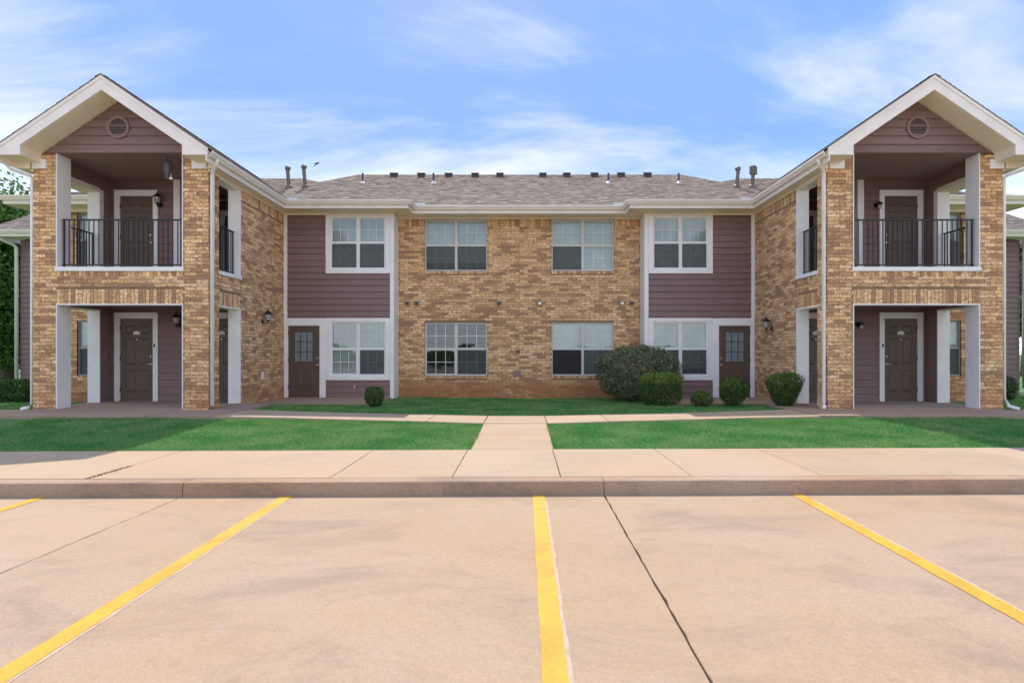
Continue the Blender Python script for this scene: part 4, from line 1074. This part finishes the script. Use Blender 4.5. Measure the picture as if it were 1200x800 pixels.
for px, h, cap in ((339, .66, 1), (358, .70, 1), (863, .64, 1), (881, .66, 2)):
    y = 19.6; x = (px - 613) * y / 750; z = ZE + (y - 17.59) * (6.98 - ZE) / (21.25 - 17.59)
    t = -.07 if px < 600 else .07
    m = MB(); m.tube([(x, y, z - .05), (x + t * .9, y, z + h)], .055, 12); v = build('flue_pipe', m, 'pipe_metal', B)
    m = MB(); m.lathe((x + t * h, y, z + h - .12), [(.055, 0), (.085, .03), (.085, .10), (.05, .13)] if cap == 1 else [(.06, -.14), (.12, -.13), (.12, .10), (.10, .13)], 14 if cap == 1 else 4); build('flue_cap', m, 'pipe_metal', v)
    m = MB(); m.lathe((x, y, z), [(.15, -.06), (.10, .06), (.062, .10)], 12); build('flashing', m, 'pipe_metal', v)

# ================================================================== loose things on the building
def lantern(name, loc, n, label, group=None, k=1.12):
    # coach lantern; n = unit vector pointing away from the wall
    T = empty(name, loc); tag(T, label, 'lantern', 'coach lanterns on the walls'); n = Vector(n); c = Vector(loc)
    sc = lambda pr: [(r * k, z * k) for r, z in pr]
    a = c + Vector((0, 0, -.10 * k)); h = c + n * .13 * k
    build('wall_plate', MB().tube([a, a + n * .02], [.055 * k, .05 * k], 12), 'black_metal', T)
    build('arm', MB().tube([a + n * .02, a + (n * .08 + Vector((0, 0, -.05))) * k, a + (n * .13 + Vector((0, 0, -.05))) * k, a + n * .13 * k], .012 * k, 8), 'black_metal', T)
    build('base', MB().lathe(h, sc([(.03, -.105), (.045, -.09), (.05, -.08), (.02, -.075)]), 12), 'black_metal', T)
    build('glass', MB().lathe(h, sc([(.045, -.08), (.062, .0), (.075, .055)]), 8), 'frosted_glass', T)
    for i in range(8):
        t = 2 * math.pi * i / 8; dx, dy = math.cos(t) * k, math.sin(t) * k
        build('cage_bar', MB().tube([h + Vector((dx * .047, dy * .047, -.08 * k)), h + Vector((dx * .078, dy * .078, .055 * k))], .0045, 4), 'black_metal', T)
    build('cap', MB().lathe(h, sc([(.095, .05), (.095, .06), (.06, .10), (.03, .125), (.012, .135), (.012, .15), (.018, .16), (.004, .185)]), 12), 'black_metal', T)
    return T
S = 1
lantern('wall_lantern', (XC - 6.72, 16.75, 2.16), (1, 0, 0), 'black coach lantern on the brick side wall of the left wing', k=1.2)
lantern('wall_lantern', (XC + 6.72, 17.0, 1.98), (-1, 0, 0), 'black coach lantern on the brick side wall of the right wing', k=1.2)
lantern('wall_lantern', (-(613 - 206) * 15.92 / 750, 16.08, 2.03), (0, -1, 0), 'black coach lantern beside the brown door in the left ground porch')
lantern('wall_lantern', (-(613 - 184) * 15.92 / 750, 16.08, 5.03), (0, -1, 0), 'black coach lantern beside the brown door of the left balcony')
def jar(loc, label):
    T = empty('wall_light', loc); tag(T, label, 'wall light', 'jar lights on the right wing'); c = Vector(loc)
    m = MB(); m.tube([c, c + Vector((0, -.02, 0))], .065, 14); build('wall_plate', m, 'black_metal', T)
    m = MB(); m.tube([c + Vector((0, -.02, 0)), c + Vector((0, -.07, .02)), c + Vector((.0, -.12, .02))], [.03, .035, .04], 10)
    m.lathe(c + Vector((.03, -.12, 0)), [(.05, -.02), (.062, .0), (.06, .035), (.03, .055)], 14); build('cap', m, 'black_metal', T)
    m = MB(); m.lathe(c + Vector((.03, -.12, 0)), [(.01, -.12), (.038, -.11), (.046, -.06), (.044, -.015)], 14); build('jar', m, 'frosted_glass', T, smooth=True)
jar(((1005 - 613) * 16.08 / 750, 16.08, 1.2 + 34 * 16.08 / 750), 'small jar light with black cap on the right ground porch wall')
jar(((1026.5 - 613) * 16.08 / 750, 16.08, 1.2 + 173.5 * 16.08 / 750), 'small jar light with black cap on the right balcony wall')
# hanging ornament
y = 14.15; x = (196.5 - 613) * y / 750
T = empty('hanging_lantern', (x, y, 5.55)); tag(T, 'dark ribbed urn-shaped lantern hanging from the left balcony ceiling', 'lantern')
build('chain', MB().tube([(x, y, 5.55), (x, y, 5.44)], .007, 6), 'black_metal', T)
pr = [(.035, 0), (.046, .012), (.052, .06), (.062, .12), (.078, .18), (.092, .24), (.097, .29), (.088, .34), (.065, .375), (.035, .395), (.018, .41)]
build('shade', MB().lathe((x, y, 5.05), pr, 18), 'ornament_cloth', T, smooth=True)
for i in range(13):
    z = .02 + i * .028; q = float(np.interp(z, [p[1] for p in pr], [p[0] for p in pr])); build('rib', MB().lathe((x, y, 5.05 + z), [(q - .002, 0), (q + .004, .003), (q + .004, .006), (q - .002, .009)], 16), 'black_metal', T)
m = MB(); m.lathe((x + .085, y - .02, 5.03), [(.01, .0), (.036, .01), (.04, .04), (.02, .06)], 10); m.tube([(x + .085, y - .02, 5.16), (x + .085, y - .02, 5.08)], .006, 5); build('tassel', m, 'white_trim', T)
# doorbell plates etc.
# bird
by = 20.0; bx = (372 - 613) * by / 750; bz = 1.2 + (414 - 191.5) * by / 750
T = empty('bird', (bx, by, bz)); tag(T, 'small dark bird flying above the left side of the roof', 'bird')
m = MB(); m.tube([(bx - .07, by, bz - .05), (bx - .045, by, bz - .03), (bx, by, bz), (bx + .035, by, bz + .02), (bx + .06, by, bz + .032)], [.004, .016, .026, .018, .003], 10); build('body', m, 'bird_feathers', T, smooth=True)
for sg, pts in ((1, [(-.01, .0, .01), (.03, .06, .06), (.065, .10, .12), (.02, .07, .055), (-.03, .02, .0)]), (-1, [(.01, -.0, .0), (-.02, -.06, -.0), (-.085, -.10, -.02), (-.045, -.05, -.03), (-.03, .0, -.02)])):
    m = MB(); m.prism([(bx + p[0], by + p[1], bz + p[2]) for p in pts], (0, 0, -.006)); build('wing', m, 'bird_feathers', T)
m = MB(); m.prism([(bx - .06, by - .01, bz - .045), (bx - .11, by - .025, bz - .085), (bx - .10, by + .02, bz - .09), (bx - .055, by + .012, bz - .045)], (0, 0, -.005)); build('tail', m, 'bird_feathers', T)

# ================================================================== plants
def leaves(centers, normals, size, spread, asp=2.0, jit=0.8):
    n = len(centers)
    nn = normals + RNG.normal(0, jit, (n, 3)); nn /= np.linalg.norm(nn, axis=1, keepdims=True) + 1e-9
    t = np.cross(nn, RNG.normal(0, 1, (n, 3))); t /= np.linalg.norm(t, axis=1, keepdims=True) + 1e-9
    b = np.cross(nn, t); L = size * RNG.uniform(.6, 1.3, n)[:, None]; Wd = L / asp
    P = np.empty((n, 4, 3)); P[:, 0] = centers - t * L; P[:, 1] = centers + b * Wd + nn * L * .12; P[:, 2] = centers + t * L; P[:, 3] = centers - b * Wd + nn * L * .12
    return P.reshape(-1, 3)
def shrub(x, y, z0, w, d, h, n, leaf, mat, label, ex=2.0, taper=0.0, name='shrub', lump=0.12, stems=5, tips=None, holes=0.0, flat=0.0, cat='shrub', sprig=0):
    T = empty(name, (x, y, z0)); tag(T, label, cat, 'shrubs along the building' if cat == 'shrub' else None)
    v = RNG.normal(0, 1, (n, 3)); v /= np.linalg.norm(v, axis=1, keepdims=True)
    # superellipsoid radius
    e = ex; r = 1.0 / (np.abs(v[:, 0]) ** e + np.abs(v[:, 1]) ** e + np.abs(v[:, 2]) ** e) ** (1 / e)
    ln = np.array([mnoise.noise(Vector(q) * 2.6 + Vector((x, y, 3))) + .6 * mnoise.noise(Vector(q) * 6.5 + Vector((y, x, 1))) for q in v[:, :]])
    depth = 1 - np.abs(RNG.normal(0, 0.16, n)) ; depth = np.clip(depth, .15, 1.0)
    R = r * (1 + lump * ln) * depth
    c = v * R[:, None]
    zz = (c[:, 2] + 1) / 2
    sc = 1 - taper * (1 - zz)
    P = np.stack([x + c[:, 0] * sc * w / 2, y + c[:, 1] * sc * d / 2, z0 + .03 + zz * (h - .03)], 1)
    if holes: 
        hn = np.array([mnoise.noise(Vector(q) * 7) for q in P]); keep = hn > -holes; P, v, zz = P[keep], v[keep], zz[keep]
    PP = leaves(P, v, leaf, 0)
    m = len(P); t = RNG.random(m); t = t ** 1.6; C = np.stack([.45 + 1.5 * t, .45 + 1.4 * t, .45 + 1.3 * t, np.ones(m)], 1)
    if tips is not None:
        tp = (zz > tips[0] - .05 * RNG.random(m)) & (RNG.random(m) < .8); C[tp] *= np.array(tips[1] + (1,))
    me = tri_mesh('foliage', PP - np.array([x, y, z0]), C, mat, 4)
    o = bpy.data.objects.new('foliage', me); COL.objects.link(o); o.parent = T
    mb = MB()
    for i in range(stems):
        a = 2 * math.pi * i / stems; q = random.uniform(.15, .3)
        mb.tube([(x + .03 * math.cos(a), y + .03 * math.sin(a), z0 - .05), (x + q * w * .35 * math.cos(a), y + q * d * .35 * math.sin(a), z0 + h * .35), (x + q * w * math.cos(a), y + q * d * math.sin(a), z0 + h * .8)], [.02, .014, .005], 6)
    build('stem', mb, 'bark', T)
    if sprig:
        mb = MB(); Q = []
        for i in range(sprig):
            a = random.uniform(0, 6.28); q0 = Vector((x + random.gauss(0, w * .12), y, z0 + h * .9)); q1 = q0 + Vector((random.gauss(0, .05), random.gauss(0, .04), random.uniform(.08, .17)))
            mb.tube([q0, q1], [.004, .002], 4); Q += [tuple(q0.lerp(q1, k / 7)) for k in range(2, 8)]
        build('twig', mb, 'bark', T)
        Qa = np.array(Q) + RNG.normal(0, .008, (len(Q), 3)); LP = leaves(Qa, np.tile([0, -.5, .6], (len(Qa), 1)), leaf, 0)
        me = tri_mesh('sprig_leaves', LP - np.array([x, y, z0]), np.tile([1.4, 1.3, 1.2, 1], (len(Qa), 1)), mat, 4); o = bpy.data.objects.new('sprig_leaves', me); COL.objects.link(o); o.parent = T
    return T
def at(px, y): return (px - 613) * y / 750
def sh_at(px0, px1, ytop, ybot, Y, **k):
    z0 = zg(at((px0 + px1) / 2, Y), Y) - .01; w = (px1 - px0) * Y / 750; zt = 1.2 + (414 - ytop) * Y / 750
    return shrub(at((px0 + px1) / 2, Y), Y, z0, w * 1.02, k.pop('d', w * .95), zt - z0, **k)
sh_at(427, 450.5, 452, 476, 15.5, n=2600, leaf=.020, mat='leaf_dark', label='tiny round dark green shrub alone at the corner of the left patio', ex=2.6, taper=.15)
sh_at(697, 797, 405, 470, 17.45, n=30000, leaf=.027, mat='leaf_grey', label='largest shrub, a loose grey-green mound under the right brick-wall window', ex=2.3, taper=.12, lump=.16, d=1.7, holes=.5, sprig=10)
sh_at(748, 799, 437, 478, 15.95, n=9500, leaf=.018, mat='leaf_dark', label='clipped box-shaped shrub with bright green top before the big grey-green mound', ex=4.5, taper=.10, lump=.06, tips=(.72, (2.6, 2.0, 1.2)), d=.85, sprig=4)
sh_at(811, 834, 457, 479, 15.5, n=2200, leaf=.020, mat='leaf_dark', label='small pointed low shrub between the box-shaped shrub and the brown patio door', ex=1.8, taper=-.3, lump=.2, tips=(.6, (1.6, 1.4, 1.0)))
sh_at(843, 875, 441, 476, 15.6, n=4600, leaf=.021, mat='leaf_dark', label='round shrub with sprigs on top in front of the right half-glazed door', ex=2.2, taper=.1, lump=.16, sprig=7, tips=(.7, (1.5, 1.4, 1.0)))
sh_at(894, 944, 437, 480, 15.0, n=8500, leaf=.021, mat='leaf_dark', label='bowl-shaped shrub narrowing to its foot beside the right wing side opening', ex=3.4, taper=.62, lump=.10, d=.8, tips=(.8, (1.5, 1.35, 1.0)), sprig=5, holes=.6)
T = shrub(-14.9, 18.2, zg(-14.9, 18.2), 2.2, .9, .66, n=14000, leaf=.025, mat='leaf_dark', label='low clipped dark hedge at the far left edge beside the downspout', ex=7, lump=.05, cat='hedge', name='hedge')
shrub(at(1182, 19), 19.0, zg(at(1182, 19), 19), .42, .4, .75, n=2500, leaf=.022, mat='leaf_dark', label='small dark shrub by the mauve wall at the far right edge', ex=2.6)

def tree(x, y, z0, H, cr, n, leaf, mat, label, trunk_r=.2, fork=.35):
    T = empty('tree', (x, y, z0)); tag(T, label, 'tree', 'trees behind the building')
    mb = MB(); mb.tube([(x, y, z0 - .1), (x + .05, y, z0 + H * .18), (x - .05, y, z0 + H * fork), (x, y, z0 + H * .75)], [trunk_r * 1.25, trunk_r, trunk_r * .8, trunk_r * .25], 10); build('trunk', mb, 'bark', T, smooth=True)
    cl = []; 
    mb = MB()
    for i in range(13):
        a = 2.4 * i; t = i / 12; r = cr * random.uniform(.35, .75) * math.sin(math.pi * (.18 + .75 * t)); zt = z0 + H * (fork - .03 + (.95 - fork) * t)
        b0 = Vector((x, y, z0 + H * (fork - .08 + .4 * t))); b1 = Vector((x + r * math.cos(a), y + r * math.sin(a), zt))
        mb.tube([b0, b0.lerp(b1, .5) + Vector((0, 0, .15)), b1], [trunk_r * .4, trunk_r * .22, .02], 6); cl.append((b1, cr * random.uniform(.34, .5)))
        cl.append((b0.lerp(b1, .6), cr * .33)); cl.append((b1 + Vector((random.uniform(-1, 1), random.uniform(-1, 1), random.uniform(-.6, .8))) * cr * .3, cr * random.uniform(.2, .35)))
    build('limb', mb, 'bark', T, smooth=True)
    per = n // len(cl); PT = []; NN = []
    for c, r in cl:
        v = RNG.normal(0, 1, (per, 3)); v /= np.linalg.norm(v, axis=1, keepdims=True); rr = r * np.clip(1 - np.abs(RNG.normal(0, .3, per)), .1, 1.1)
        PT.append(np.array(c) + v * rr[:, None] * np.array([1, 1, .75])); NN.append(v)
    PT = np.concatenate(PT); NN = np.concatenate(NN); LP = leaves(PT, NN, leaf, 0, 1.7); m = len(PT); t = RNG.random(m)
    C = np.stack([.6 + .9 * t, .6 + .8 * t, .6 + .6 * t, np.ones(m)], 1)
    me = tri_mesh('crown', LP - np.array([x, y, z0]), C, mat, 4); o = bpy.data.objects.new('crown', me); COL.objects.link(o); o.parent = T
tree(-20.9, 26.0, zg(-20.9, 26), 8.3, 3.6, 42000, .085, 'leaf_tree', 'dark green leafy tree standing at the left edge beyond the hedge', trunk_r=.24, fork=.26)
tree(-27.5, 34.0, -.3, 8.0, 3.8, 22000, .11, 'leaf_tree', 'second green tree farther behind the left tree at the photo edge', trunk_r=.25)
tree(32.2, 41.0, -.3, 10.2, 3.0, 15000, .12, 'leaf_pale', 'pale hazy green tree showing above the roof at the right edge', trunk_r=.25)
# far pale house glimpsed under the left tree
T = empty('distant_house', (-40, 47, -.3)); tag(T, 'small pale house far off behind the trunk of the left tree', 'house')
m = MB(); m.box(-46, -36.8, 45, 52, -.4, 2.6); build('wall', m, 'cream_paint', T)
m = MB(); m.prism([(-46.4, 44.5, 2.6), (-46.4, 52.5, 2.6), (-46.4, 48.5, 4.6)], (10, 0, 0)); build('roof', m, 'shingle_edge', T)
m = MB(); m.box(-40, -38.8, 44.95, 44.99, .8, 1.9); build('window', m, 'vent_metal', T)

# low tree row across the road behind the camera (mirrored in the ground-floor glass)
PT = []; NN = []
for i in range(60):
    x = -60 + 2 * i + random.uniform(-1, 1); h = random.uniform(1.6, 3.0); r = random.uniform(1.4, 2.4)
    v = RNG.normal(0, 1, (500, 3)); v /= np.linalg.norm(v, axis=1, keepdims=True)
    PT.append(np.array([x, -52 + random.uniform(-3, 3), h * .5 - .5]) + v * np.array([r, r, h * .55]) * np.clip(1 - np.abs(RNG.normal(0, .2, 500)), .2, 1)[:, None]); NN.append(v)
PT = np.concatenate(PT); NN = np.concatenate(NN); m = len(PT); t = RNG.random(m)
me = tri_mesh('tree_row', leaves(PT, NN, .32, 0, 1.6), np.stack([.6 + .7 * t, .6 + .7 * t, .6 + .5 * t, np.ones(m)], 1), 'leaf_dark', 4)
o = bpy.data.objects.new('tree_row', me); COL.objects.link(o); tag(o, 'low dark green tree row mirrored in the ground-floor window glass', 'trees', kind='stuff')
